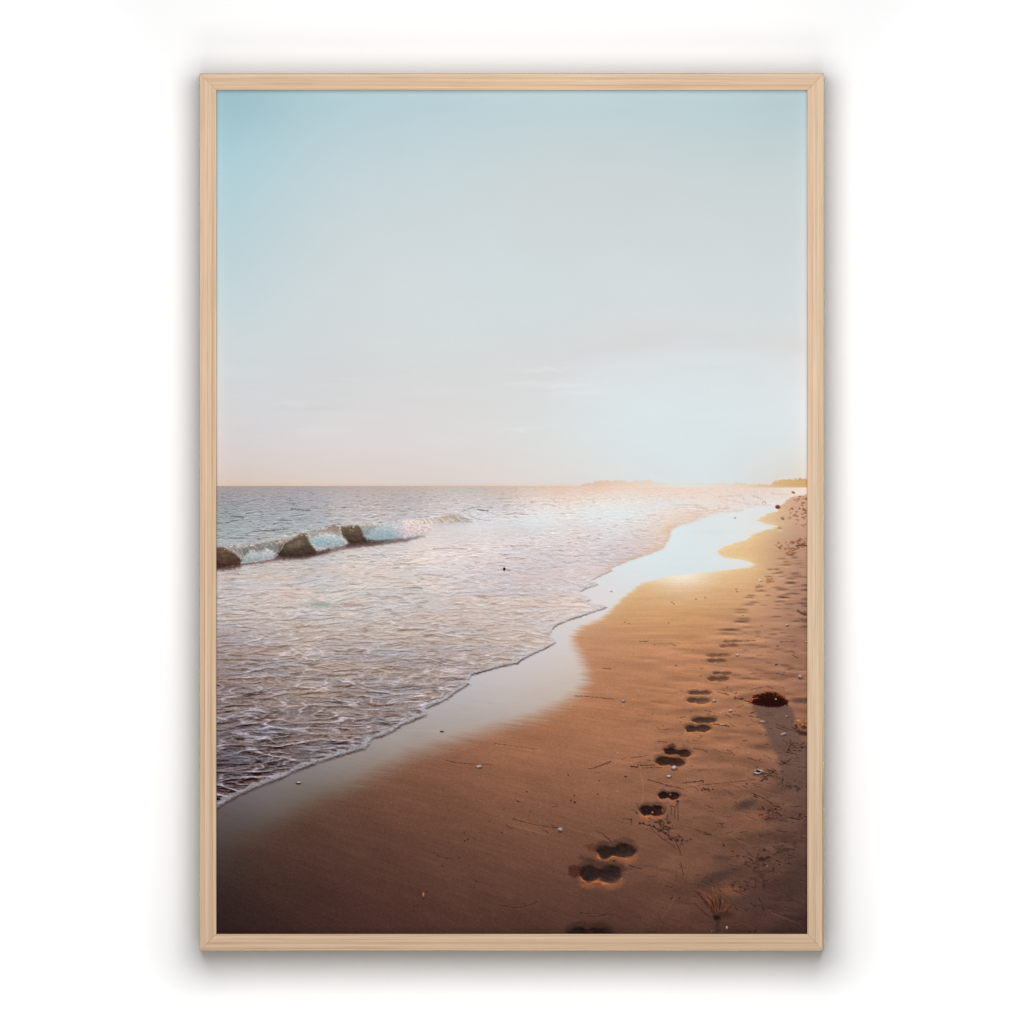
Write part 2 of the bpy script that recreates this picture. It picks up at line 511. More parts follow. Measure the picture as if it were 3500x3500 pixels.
sea = sea + (amp * (wv + 0.12))[..., None] * np.array([1.0, 1.0, 0.97]) + np.where(tint > 0, warm * tint, -cool * tint) * np.clip(T / 350, 0.45, 1)[..., None]
# bubbles and broken glints finer than the ripples
fine = gn(X / 9 + 2 * wx, Y / 5.5, 141) + 0.7 * gn(X / 15, Y / 8 + wy, 143)
sea += (fine * (4 + 11 * near) * smooth(250, 420, T) * (1 - 0.7 * calm))[..., None] * np.array([1, 1, 1.05])
sea -= (smooth(2060, 2300, Y) * smooth(2000, 1500, X))[..., None] * np.array([9, 9, 8])
# foam threads on the crests, stronger towards the near shore
lace = smooth(0.72, 0.95, qa + 0.10 * n2) * 0.9 + smooth(0.74, 0.96, qb) * 0.6 + smooth(0.8, 1.0, qc) * 0.35
fm = smooth(-0.15, 0.75, 0.35 + 0.9 * fbm(X / 140, Y / 55, 120, 3)) * (0.22 + 0.78 * near) * smooth(120, 400, T) * np.interp(X, [740, 1500, 2000, 2300], [1, .9, .6, .3])
sea += (lace * fm)[..., None] * np.array([62, 66, 76], np.float32)
sea -= (np.clip(0.5 - lace, 0, 1) * fm * (0.25 + 0.75 * near))[..., None] * np.array([44, 46, 44], np.float32)
band = np.exp(-((Y - np.interp(X, [1300, 1600, 1900, 2100, 2330, 2450], [1835, 1800, 1768, 1750, 1722, 1715])) / np.interp(X, [1300, 1700, 2000, 2330], [16, 24, 32, 16])) ** 2)
band = band * smooth(1350, 1950, X) * smooth(2460, 2300, X) * (0.55 + 0.9 * fbm(X / 170, (Y + 0.08 * X) / 7, 130, 3))
sea += (np.array([224, 230, 232]) - sea) * np.clip(band, 0, 0.95)[..., None]

# ---- sand: matte sand, then the wet mirror strip
SAND = [(745, 3190, 44, 31, 30), (745, 3060, 54, 39, 37), (745, 2960, 63, 50, 46), (900, 2880, 78, 56, 48), (900, 3180, 52, 35, 33), (900, 3030, 64, 44, 39),
        (1060, 2800, 92, 65, 54), (1100, 3180, 62, 40, 37), (1100, 2980, 76, 51, 44), (1300, 2700, 112, 77, 62), (1300, 2880, 92, 62, 52), (1300, 3030, 82, 54, 46), (1300, 3185, 70, 45, 40),
        (1550, 2590, 140, 95, 73), (1550, 2750, 118, 80, 63), (1550, 2900, 102, 69, 56), (1550, 3050, 90, 60, 50), (1550, 3185, 76, 49, 43),
        (1850, 2480, 164, 112, 82), (1850, 2620, 148, 100, 76), (1850, 2780, 124, 84, 65), (1850, 2950, 104, 70, 57), (1850, 3185, 78, 51, 44),
        (2050, 2330, 180, 126, 93), (2050, 2200, 192, 140, 106), (2100, 2450, 168, 115, 84), (2100, 2620, 150, 103, 78), (2150, 2800, 124, 84, 65), (2250, 3050, 104, 70, 57), (2250, 3185, 80, 53, 46),
        (2120, 2090, 206, 158, 116), (2220, 2010, 218, 178, 134), (2320, 1985, 229, 196, 165), (2450, 1975, 222, 184, 140), (2340, 2080, 208, 160, 113), (2560, 1960, 218, 178, 134), (2520, 2060, 206, 158, 116),
        (2300, 2200, 192, 138, 101), (2300, 2330, 178, 124, 90), (2350, 2540, 158, 108, 80), (2350, 2700, 140, 96, 74), (2420, 2900, 112, 77, 61), (2450, 3100, 92, 62, 51),
        (2500, 2180, 184, 134, 101), (2550, 2330, 170, 119, 90), (2540, 2520, 152, 104, 78), (2550, 2700, 132, 91, 71), (2560, 2900, 105, 73, 59),
        (2640, 2000, 200, 154, 120), (2640, 2120, 182, 136, 107), (2740, 2100, 160, 120, 99), (2740, 1960, 178, 138, 114), (2700, 2280, 158, 114, 90), (2740, 2450, 140, 98, 77),
        (2720, 2700, 108, 77, 65), (2720, 2850, 92, 65, 55), (2740, 3000, 78, 55, 49), (2740, 3185, 64, 44, 41), (2600, 3185, 74, 49, 44),
        (2480, 1890, 226, 191, 148), (2600, 1870, 216, 176, 134), (2700, 1850, 190, 150, 124), (2620, 1780, 224, 190, 150), (2740, 1780, 198, 160, 136), (2730, 1710, 204, 166, 138)]
sand = field(SAND, 60)
SV = np.log(np.log1p(np.exp((Y - 2130) / 130.0)) * 130.0 + 25)         # follows the sweep of the backwash
SV = SV - 0.00040 * X
s1 = fbm(X / 260 + SV * 3, SV * 50, 200, 3, 0.6)
s2 = fbm(X / 90, SV * 150, 210, 2, 0.6)
lowm = fbm(X / 330, SV * 9, 220, 3)
far = smooth(2300, 2050, Y)
hs = fbm(X / 150, T / (4 + 0.012 * T), 230, 3, 0.6)
hl = fbm(X / 260 + 3, Y / 6.5, 236, 2, 0.6) * np.exp(-((Y - 2170) / 110) ** 2)
tex = (0.068 * s1 * (0.7 + 0.9 * lowm) + 0.05 * s2 + 0.075 * lowm) * (1 - far) + 0.022 * hs * far + 0.060 * hl
right = smooth(1900, 2600, X)
lump = fbm(X / 120, Y / (10 + 0.05 * T), 240, 4, 0.55)
tex = tex + right * 0.055 * lump * smooth(1850, 2200, Y)
mound = fbm(X / 150 + Y / 700, Y / (20 + 0.045 * T), 250, 2, 0.45)
tex = tex + 0.13 * right * np.tanh(np.gradient(mound, STEP, axis=0) * (14 + 0.03 * T)) * smooth(1950, 2400, Y)
sand = sand * (1 + tex)[..., None]

WET = [(745, 2800, 88, 79, 79), (745, 2900, 72, 62, 60), (900, 2730, 110, 101, 100), (900, 2810, 94, 82, 77), (1100, 2640, 133, 124, 121), (1100, 2700, 118, 104, 96),
       (1300, 2545, 157, 147, 143), (1300, 2610, 146, 130, 119), (1500, 2450, 174, 166, 164), (1500, 2510, 168, 154, 146), (1750, 2340, 196, 186, 184), (1750, 2420, 186, 174, 168),
       (1900, 2230, 209, 199, 197), (1950, 2330, 200, 186, 176), (1950, 2150, 216, 207, 204), (2050, 2070, 223, 215, 214), (2000, 2010, 222, 216, 216), (2100, 1990, 222, 222, 223),
       (2200, 1930, 221, 229, 231), (2400, 1870, 220, 230, 233), (2400, 1800, 222, 229, 230), (2550, 1910, 226, 226, 222), (2600, 1800, 226, 226, 223), (2600, 1740, 226, 226, 226), (2740, 1680, 230, 220, 213)]
wet = field(WET, 60)
wet = wet * (1 + (0.020 * s1 + 0.014 * s2 + 0.01 * hs) * smooth(2150, 2600, Y) * 1.3 + 0.006 * hs)[..., None]
wet += (np.exp(-(((X - 2430) / 60) ** 2) - ((Y - 1819) / 5) ** 2))[..., None] * np.array([0, -7, -12])

DRYLINE = [(690, 2950)] + R('G', 0, 775, 300, 610, 600, 455, 850, 315, 1250, 140) + R('E', 0, 1280, 300, 1180, 600, 1080, 900, 985, 1200, 900, 1430, 785, 1580, 690, 1660, 600, 1660, 500,
          1635, 420, 1600, 330, 1545, 230, 1535, 160, 1580, 90, 1650, 45) + R('C', 0, 1405, 80, 1335, 200, 1215, 350, 1100, 500, 1050, 680, 1012, 950, 987, 1200, 960, 1350, 935, 1440, 918, 1390, 882,
          1300, 862, 1150, 846, 1085, 810, 1085, 775, 1170, 730, 1350, 675, 1420, 625, 1550, 577, 1650, 550, 1530, 522, 1440, 495, 1500, 465, 1550, 430, 1640, 410, 1680, 360, 1700, 330, 1750, 295, 1735, 285, 1800, 265, 1970, 243)
SHORE = [(690, 2800)] + R('G', 0, 338, 80, 280, 230, 200, 430, 115, 610, 50) + R('D', 750, 1420, 950, 1345, 1150, 1280, 1390, 1212, 1432, 1170, 1462, 1118, 1560, 1092, 1660, 1050, 1750, 985, 1850, 950) + \
    R('E', 0, 955, 152, 898, 165, 868, 140, 838, 250, 790, 350, 745, 430, 680, 562, 602, 553, 570, 585, 515, 700, 482, 850, 440, 1030, 402, 1050, 375, 1150, 325, 1250, 280, 1340, 235, 1380, 208, 1370, 185,
      1325, 152, 1350, 80, 1390, 45) + R('B', 1500, 1435, 1650, 1385, 1870, 1310, 1830, 1295, 1665, 1268, 1718, 1236, 1600, 1175, 1650, 1140, 1780, 1100, 1722, 1056, 1830, 1002) + \
    R('C', 92, 966, 80, 940, 230, 880, 400, 825, 565, 766, 590, 735, 600, 710, 635, 660, 640, 590, 730, 540, 850, 510, 960, 462, 1150, 424, 1320, 404, 1450, 372, 1630, 345, 1760, 290, 1800, 262, 1970, 238)
wob = 1.5 + 5.0 * smooth(2000, 2700, Y)
xq = X + wob * 0.6 * gn(X / 22, Y / 16, 300); yq = Y + wob * 0.5 * fbm(X / 26, Y / 20, 301, 2)
lower = [(3000, 1640), (3000, 3400), (600, 3400)]
streak = fbm(X / 130, Y / 7 - X * 0.012, 320, 3, 0.6)
dry_sd = sdf(DRYLINE + lower, X + (6 + 16 * smooth(2050, 2200, Y)) * streak, Y + (4 + 7 * smooth(2200, 2500, Y)) * streak)      # negative on matte sand
xf = X + 2.2 * gn(X / 11, Y / 9, 310); yf = Y + 1.8 * gn(X / 11, Y / 9, 311)
sho_sd = sdf(SHORE + lower, xf, yf)                                      # negative on land
sw = np.interp(Y, [1680, 1900, 2000, 2120, 2250, 2400, 2700, 2950], [2.5, 4, 7, 15, 36, 46, 62, 74])
land_a = smooth(1.5, -1.5, sho_sd)
sand_a = smooth(sw * 0.75, -sw, dry_sd)
ground = wet + (sand - wet) * sand_a[..., None]
# warm glow where the bright mirror bleeds into the sand's edge
gl = np.exp(-np.maximum(-dry_sd, 0) / 26) * sand_a * smooth(2350, 2050, Y) * smooth(1720, 1800, Y)
ground += gl[..., None] * np.array([9, 14, 10])
gl2 = np.exp(-(((X - 2345) / 95) ** 2) - ((Y - 1975) / 30) ** 2) * sand_a
ground += gl2[..., None] * np.array([8, 22, 34])
below = smooth(-1.2, 1.2, Y - HZ - 5 * smooth(2000, 2200, X))
scene_col = sea + (ground - sea) * land_a[..., None]
img += (scene_col.astype(np.float32) - img) * below[..., None].astype(np.float32)
is_sand = land_a * sand_a * below

# ---- foam lip and its dark underline along the shore
sc = np.interp(Y, [1700, 1850, 1960, 2120, 2300, 2500, 2750], [0.10, 0.16, 0.32, 0.5, 0.62, 0.9, 1.15])
speck = fbm(X / 8, Y / 6, 330, 3)
bead = fbm(X / 34, Y / 26, 331, 2)
fw = sc * (17 + 13 * bead)
lip = smooth(fw + 3, fw - 4, sho_sd) * smooth(-1.5, 1.5, sho_sd) * below * smooth(1850, 1960, Y)
lipcol = np.interp(Y, [1900, 2200, 2500, 2750], [205, 196, 182, 160])
lc = np.stack([lipcol - 4, lipcol - 4, lipcol + 2], -1) + (26 * speck)[..., None] - (smooth(0.25, 0.55, speck * -1))[..., None] * 55
img += (lc - img) * (lip * 0.8 * np.interp(Y, [1900, 2100, 2400], [.35, .55, .9]))[..., None]
face = np.clip(-np.gradient(sho_sd, STEP, axis=0) * 1.5 - 0.35, 0, 1)
dk = face * np.exp(-((sho_sd + 1.5 * sc) / (4.2 * sc + 1.0)) ** 2) * smooth(1860, 2010, Y) * (0.8 + 0.35 * gn(X / 30, Y / 30, 333))
img += (np.array([70, 50, 46]) - img) * np.clip(dk * np.interp(Y, [1900, 2050, 2300], [.35, .6, .9]), 0, 0.92)[..., None]
warmlip = np.exp(-((sho_sd - 3 * sc) / (4 * sc + 1)) ** 2) * smooth(0.35, 0.75, bead)
img += (np.array([238, 205, 170]) - img) * (warmlip * 0.6 * smooth(2250, 2400, Y))[..., None]
sh2 = np.exp(-((Y - 2765) / 200) ** 2)
# far shore: brown hem of the thin wash
hem = np.exp(-((sho_sd - 6) / 9) ** 2) * smooth(1990, 1930, Y) * smooth(1745, 1780, Y) * (0.5 + 0.6 * n2)
img += (np.array([214, 172, 140]) - img) * np.clip(hem * 0.55, 0, 1)[..., None]
for p in (R('C', 560, 640, 700, 480, 900, 450), R('C', 560, 600, 640, 560)):
    stroke(p, 26, (226, 196, 168), 0.35, 14, 3, 5)
for p, w_ in ((R('C', 780, 420, 1000, 400, 1180, 378), 5), (R('C', 1170, 412, 1320, 402), 4), (R('C', 1100, 270, 1300, 262, 1330, 290), 5), (R('C', 1140, 290, 1400, 340, 1560, 350), 3),
              (R('C', 1420, 262, 1500, 290), 6), (R('C', 880, 360, 980, 385), 8), (R('C', 650, 345, 900, 350), 3), (R('C', 1600, 240, 1760, 250), 3), (R('C', 860, 440, 1150, 405), 3), (R('C', 1100, 380, 1200, 380), 5)):
    stroke(p, w_, (216, 180, 158), 0.6, 3.5, 3, 8)

# ---- the breaking wave
def tint_patch(pts, top, bot, alpha=1.0, soft=3.0, rag=3.0, seed=1, rs=12, tex=10, tx=9.0, ty=5.0, lean=0.0):
    sl = box(pts, soft + rag * 2 + 4)
    x, y = X[sl], Y[sl]
    a = smooth(soft, -soft, sdf(pts, x + rag * fbm(x / rs, y / rs, seed, 3), y + rag * fbm(x / rs, y / rs, seed + 50, 3))) * alpha
    ys = np.array(pts)[:, 1]
    t = np.clip((y - ys.min()) / (ys.max() - ys.min()), 0, 1)[..., None]
    c = np.array(top) * (1 - t) + np.array(bot) * t
    c = c + (tex * fbm((x + lean * y) / tx, y / ty, seed + 7, 3))[..., None]
    blend(sl, c, a)


tint_patch(R('A', -40, 935, 240, 905, 420, 885, 600, 850, 800, 845, 950, 805, 1250, 725, 1500, 690, 1700, 675, 1880, 645, 1960, 640, 1800, 690, 1500, 730, 1200, 770, 950, 835, 600, 875, 300, 915, -40, 962),
           (92, 70, 68), (170, 146, 142), 0.85, 7, 5, 402, 24, 16, 40, 4)
# rising back of the swell, curtain of the first lip
tint_patch(R('A', -40, 722, 120, 735, 250, 734, 420, 697, 600, 662, 700, 640, 790, 612, 790, 690, 620, 800, 500, 850, 250, 880, -40, 900), (186, 178, 174), (128, 124, 122), 1, 5, 3, 404, 14, 20, 5, 26, 0.5)
tint_patch(R('A', 120, 742, 260, 738, 430, 704, 600, 672, 606, 720, 560, 790, 470, 770, 330, 775, 250, 835, 210, 810), (150, 148, 142), (98, 98, 92), 0.95, 6, 3, 406, 14, 26, 4, 26, 0.55)
stroke(R('A', -20, 728, 130, 738, 260, 734, 430, 696, 620, 660), 4, (216, 204, 198), 0.55, 3, 2, 407)
tint_patch(R('A', -40, 752, 60, 748, 130, 788, 190, 828, 236, 872, 220, 912, 100, 935, -40, 950), (108, 84, 70), (58, 38, 33), 1, 4, 3, 408, 10, 20, 26, 7)
for q in range(0, 7):
    stroke(R('A', 70 + 22 * q, 744 - 2 * q, 140 + 16 * q, 762, 190 + 9 * q, 800, 226 + 6 * q, 856), 2.4, ((228, 214, 206), (150, 142, 136), (206, 196, 190))[q % 3], 0.6, 1.8, 1, 411 + q)
tint_patch(R('A', 240, 880, 262, 835, 330, 768, 372, 800, 420, 790, 470, 757, 530, 780, 582, 836, 480, 858, 400, 868, 330, 882), (214, 210, 210), (150, 164, 168), 0.95, 6, 9, 414, 9, 44, 8, 6)
# second barrel with its glassy, streaked face
tint_patch(R('A', 578, 835, 590, 740, 640, 690, 760, 640, 790, 610, 856, 612, 872, 690, 905, 740, 945, 792, 930, 818, 800, 838, 620, 845), (112, 98, 80), (50, 36, 32), 0.98, 5, 3, 416, 10, 14, 34, 9, -1)
tint_patch(R('A', 640, 735, 720, 700, 790, 690, 830, 715, 740, 770, 650, 780), (142, 128, 116), (96, 80, 72), 0.6, 9, 5, 418, 10, 30, 18, 4, 1)
for q in range(5):
    stroke(R('A', 590 + 8 * q, 800 - 12 * q, 612 + 12 * q, 730 - 8 * q, 680 + 26 * q, 678 - 9 * q), 2.6, ((214, 198, 186), (120, 104, 90), (190, 176, 166))[q % 3], 0.6, 2, 3, 420 + q)
stroke(R('A', 610, 715, 650, 686, 710, 660, 790, 616, 856, 614), 3.5, (222, 206, 190), 0.6, 2.5, 2, 419)
stroke(R('A', 575, 800, 592, 812), 6, (60, 42, 36), 0.9, 2, 2, 421)
for pts_ in ((560, 842, 700, 838, 830, 836, 960, 800, 1060, 770), (1230, 728, 1340, 716, 1440, 706, 1560, 690), (-20, 950, 100, 944, 210, 925)):
    stroke(R('A', *pts_), 13, (62, 45, 42), .75, 7, 4, 423)
    stroke(R('A', *[v + (16 if i % 2 else 0) for i, v in enumerate(pts_)]), 9, (112, 90, 88), .5, 8, 4, 425)
# second curl of white water
tint_patch(R('A', 850, 640, 900, 608, 1000, 582, 1060, 562, 1160, 600, 1170, 660, 1100, 640, 960, 640, 880, 690), (150, 130, 114), (176, 174, 170), 0.9, 6, 5, 424, 12, 36, 14, 5)
tint_patch(R('A', 855, 632, 900, 664, 930, 652, 1000, 614, 1060, 610, 1130, 634, 1190, 668, 1246, 720, 1180, 726, 1090, 740, 960, 740, 905, 703), (212, 214, 214), (138, 164, 170), 0.95, 7, 9, 426, 10, 44, 9, 7)
spot(740 + 980 / 2.76, 1600 + 690 / 2.76, 30, 13, (136, 172, 178), .35, -.15, .8, .5, 4)
tint_patch(R('A', 1055, 562, 1100, 536, 1168, 554, 1174, 650, 1130, 612, 1080, 588), (132, 112, 96), (184, 168, 158), 0.9, 4, 4, 428, 10, 26, 9, 9)
tint_patch(R('A', 1168, 555, 1240, 547, 1342, 540, 1382, 590, 1392, 645, 1490, 682, 1400, 706, 1255, 720, 1215, 670, 1178, 625), (112, 96, 74), (56, 40, 35), 0.98, 5, 3, 432, 10, 14, 30, 9)
stroke(R('A', 1165, 562, 1174, 610, 1180, 660, 1220, 700), 6, (208, 198, 194), 0.6, 4, 4, 429)
stroke(R('A', 1170, 553, 1250, 547, 1340, 541), 3, (92, 72, 54), 0.6, 2, 3, 434)
# big third curl: teal shade at the left, sunlit and rosy at the right
tint_patch(R('A', 1345, 545, 1460, 527, 1520, 548, 1500, 620, 1420, 660, 1390, 620), (178, 172, 164), (120, 142, 148), 1, 4, 3, 436, 10, 42, 6, 12, 1.0)
tint_patch(R('A', 1386, 632, 1420, 642, 1490, 578, 1540, 548, 1640, 508, 1760, 489, 1900, 493, 1960, 560, 1940, 620, 1800, 652, 1660, 673, 1540, 680, 1450, 670, 1402, 650), (214, 212, 214), (156, 170, 178), 1, 8, 9, 438, 10, 40, 10, 7)
tint_patch(R('A', 1480, 585, 1560, 550, 1650, 565, 1690, 630, 1650, 668, 1540, 676, 1450, 666), (166, 190, 196), (128, 156, 164), 0.6, 16, 7, 440, 12, 30, 11, 8)
tint_patch(R('A', 1690, 545, 1800, 512, 1960, 522, 1960, 618, 1830, 646, 1720, 656), (222, 210, 214), (186, 180, 194), 0.75, 16, 8, 442, 12, 44, 9, 7)
stroke(R('A', 1390, 640, 1450, 670, 1540, 682, 1660, 676, 1800, 656), 3, (96, 110, 116), 0.45, 3, 3, 443)
tint_patch(R('B', -60, 495, 30, 480, 120, 488, 200, 510, 244, 545, 234, 576, 180, 604, 100, 628, 0, 650, -60, 656), (236, 218, 208), (208, 192, 194), 0.9, 7, 8, 444, 10, 46, 10, 7)
for q in range(0, 200, 22):
    stroke(R('B', 40 + q, 484 - q * .06, 66 + q, 498, 80 + q, 520 + (q % 44) * .4), 2.6, (150, 122, 104) if q % 44 else (246, 226, 206), 0.5, 2, 3, 446 + q)
tint_patch(R('B', 230, 482, 330, 448, 410, 436, 470, 448, 530, 490, 600, 512, 440, 524, 300, 542, 250, 530), (176, 160, 146), (206, 196, 192), 0.8, 8, 4, 448, 12, 60, 5, 26, 1.4)
for q in range(0, 240, 26):
    stroke(R('B', 258 + q, 458 - 0.1 * q + 10, 275 + q, 480 - 0.06 * q, 312 + q * 1.15, 512), 2.2, ((128, 108, 92), (240, 218, 194), (150, 130, 114))[(q // 26) % 3], 0.55, 2.2, 3, 450 + q)
stroke(R('B', 240, 470, 330, 448, 400, 437, 470, 450), 3, (240, 208, 172), 0.5, 2.5, 3, 455)
# water drawn up the hollow faces, and one dark foot running under the whole breaker
for x0_, x1_, yt, yb in ((620, 840, 690, 828), (1190, 1380, 552, 700), (0, 180, 760, 925)):
    for q in range(9):
        t = (q + .5) / 9; xa = x0_ + (x1_ - x0_) * t
        stroke(R('A', xa - 10, yt + 10 * (q % 3), xa + 4, (yt + yb) / 2, xa + 46, yb - 12 * (q % 2)), 3.2, ((146, 128, 108), (60, 42, 36), (118, 98, 82))[q % 3], .16, 4, 3, 480 + q)
stroke(R('A', -20, 952, 120, 942, 260, 910, 420, 888, 600, 852, 800, 842, 950, 812, 1100, 762, 1250, 724, 1420, 704, 1560, 688, 1740, 668), 5, (72, 52, 50), .6, 5, 4, 490)
for a_, b_, c_, d_ in ((250, 740, 300, 772), (330, 728, 380, 768), (410, 712, 450, 758), (490, 694, 530, 770), (560, 680, 585, 760)):
    stroke(R('A', a_, b_, (a_ + c_) / 2 + 14, (b_ + d_) / 2 - 4, c_ + 12, d_), 3, (206, 200, 194) if a_ % 20 else (84, 82, 78), .5, 2.5, 2, a_)
# spray and glitter thrown off the crests
g0 = np.random.default_rng(77)
for _ in range(230):
    k = g0.uniform(0, 1)
    cx_ = np.interp(k, [0, .2, .45, .6, 1], [760, 930, 1040, 1130, 1450]); cx_ += g0.normal(0, 14)
    cy_ = np.interp(cx_, [740, 830, 960, 1030, 1130, 1240, 1350, 1440, 1500, 1570], [1868, 1866, 1842, 1822, 1800, 1796, 1780, 1774, 1770, 1758]) + g0.normal(3, 7)
    spot(cx_, cy_, g0.uniform(1.2, 4.5), g0.uniform(1, 2.4), (232, 218, 210) if g0.uniform() < .6 else (120, 108, 100), g0.uniform(.25, .7), g0.uniform(-.5, .3), .6)
for p, w_, c, a_ in ((R('B', 490, 410, 560, 385, 660, 360), 4, (140, 132, 132), .7), (R('B', 640, 392, 740, 402), 5, (120, 108, 104), .8), (R('B', 560, 440, 640, 480, 760, 498), 3, (150, 142, 144), .6),
                     (R('B', 900, 440, 1000, 430, 1110, 440), 4, (168, 146, 144), .7), (R('B', 500, 470, 600, 490), 3, (150, 140, 138), .6), (R('B', 1230, 350, 1290, 340, 1380, 360), 4, (190, 170, 164), .6),
                     (R('A', 700, 385, 780, 392, 880, 400), 5, (98, 92, 94), .8), (R('A', 390, 580, 470, 590, 640, 578), 5, (108, 104, 106), .8), (R('A', 130, 452, 240, 462), 5, (96, 92, 96), .8),
                     (R('A', 110, 662, 200, 664, 260, 662), 5, (112, 112, 114), .7), (R('A', 690, 335, 750, 337), 4, (104, 96, 100), .7), (R('A', 600, 495, 690, 492), 4, (120, 116, 118), .7), (R('A', 0, 518, 50, 520), 4, (112, 106, 110), .7)):
    stroke(p, w_, c, a_, 2, 2.5, 460)
# green sheen, dark float, a few named ripples
spot(740 + 980 / 2.76, 1600 + 1288 / 2.76, 42, 8, (136, 150, 142), 0.65, 0.02, 0.6, 0.5, 3)
spot(740 + 1300 / 2.76, 1600 + 1290 / 2.76, 50, 5, (150, 122, 118), 0.5, 0.02, 0.6, 0.5, 4)
for k_, x_, y_, w_ in (('A', 1290, 832, 60), ('A', 1530, 822, 60), ('A', 1750, 905, 70), ('A', 150, 995, 60), ('A', 440, 925, 30), ('A', 1640, 1215, 110), ('A', 1850, 1130, 90), ('A', 330, 1355, 60), ('A', 450, 1425, 50),
                       ('B', 180, 1010, 130), ('B', 380, 1030, 60), ('B', 1040, 735, 80), ('B', 60, 1130, 60), ('B', 380, 760, 160), ('B', 1000, 850, 90), ('D', 1330, 280, 90), ('D', 1110, 180, 70), ('D', 990, 452, 60),
                       ('D', 1330, 485, 60), ('D', 1760, 450, 80), ('D', 300, 425, 100), ('D', 560, 880, 60), ('D', 1330, 558, 50), ('D', 620, 660, 60), ('D', 180, 560, 60), ('D', 1840, 628, 60), ('E', 220, 295, 50), ('E', 530, 288, 50), ('E', 50, 630, 60)):
    ox, oy = OFF[k_]
    stroke([(ox + (x_ - w_) / 2.76, oy + (y_ + 3) / 2.76), (ox + x_ / 2.76, oy + (y_ - 5) / 2.76), (ox + (x_ + w_) / 2.76, oy + (y_ + 5) / 2.76)], 4, (84, 68, 66) if k_ in 'DE' else (122, 108, 108), 0.5, 2.4, 0.6, int(x_))
spot(1723.5, 1945.5, 4.2, 6.0, (34, 20, 20), 1.0, 0, 0.35)
spot(1738, 1950, 9, 2, (150, 120, 112), 0.6)

# ---- sand relief on the upper right and small far prints
rng = np.random.default_rng(11)
def dash(cx, cy, hw, hh, dark=0.62, lit=0.12):
    """a shallow far print: shaded upper wall, sunlit lower rim"""
    r = hw * 1.7
    sl = box([(cx - r, cy - hh * 4), (cx + r, cy + hh * 5)], 2)
    u = (X[sl] - cx) / hw; v = (Y[sl] - cy + 1.2 * gn(X[sl] / 18, Y[sl] / 9, int(cx))) / hh
    m = np.exp(-(u * u) ** 1.5 - v * v)
    l = np.exp(-(u * u) ** 1.5 - (v - 2.3) ** 2)
    img[sl] *= 1 - ((1 - dark) * m)[..., None] * np.array([0.94, 1.0, 0.98])
    img[sl] += (l * lit)[..., None] * np.array([255, 215, 170])
for x_, y_, w_ in ((1310, 1335, 62), (1310, 1360, 66), (1330, 1420, 62), (1320, 1448, 72), (1430, 1266, 50), (1380, 1287, 55), (1400, 1202, 40), (1385, 1222, 46), (1490, 1158, 48), (1480, 1118, 44), (1580, 1070, 40),
                   (1565, 1024, 36), (1670, 985, 36), (1580, 956, 26), (1740, 910, 34), (1730, 884, 28), (1700, 1142, 60), (1670, 1258, 46), (1680, 1212, 34), (1780, 1090, 50), (1770, 1075, 40), (1790, 1040, 60), (1820, 992, 40), (1810, 845, 36), (1770, 820, 36), (1670, 565, 18), (1640, 955, 30)):
    dash(2060 + x_ / 2.76, 1600 + y_ / 2.76, w_ / 2.76, 3.4, 0.72, 0.05)
for x_, y_, w_ in ((1230, 88, 70), (1180, 122, 80), (1180, 90, 90), (1300, 10, 60)):
    dash(2060 + x_ / 2.76, 2120 + y_ / 2.76, w_ / 2.76, 4.2, 0.72, 0.07)
for _ in range(120):
    y_ = rng.uniform(1905, 2330); x_ = rng.uniform(2540, 2765)
    if x_ < 2764 - (y_ - 1880) * 0.9 and x_ < 2650:
        continue
    dash(x_, y_, rng.uniform(8, 24), rng.uniform(2.0, 3.6), rng.uniform(0.74, 0.9), rng.uniform(0.0, 0.05))
for _ in range(70):
    y_ = rng.uniform(2330, 3190); x_ = rng.uniform(2200, 2765)
    dash(x_, y_, rng.uniform(14, 44), rng.uniform(3, 6), rng.uniform(0.86, 0.95), rng.uniform(0.0, 0.03))
for y_, h_ in ((1105, 10), (1150, 8), (1235, 10), (1300, 8), (1370, 16), (1440, 16), (1500, 10)):
    spot(2756, 1600 + y_ / 2.76, 16, h_ / 2.2, (88, 62, 62), 0.55, 0, 0.6, 0.4, int(y_))
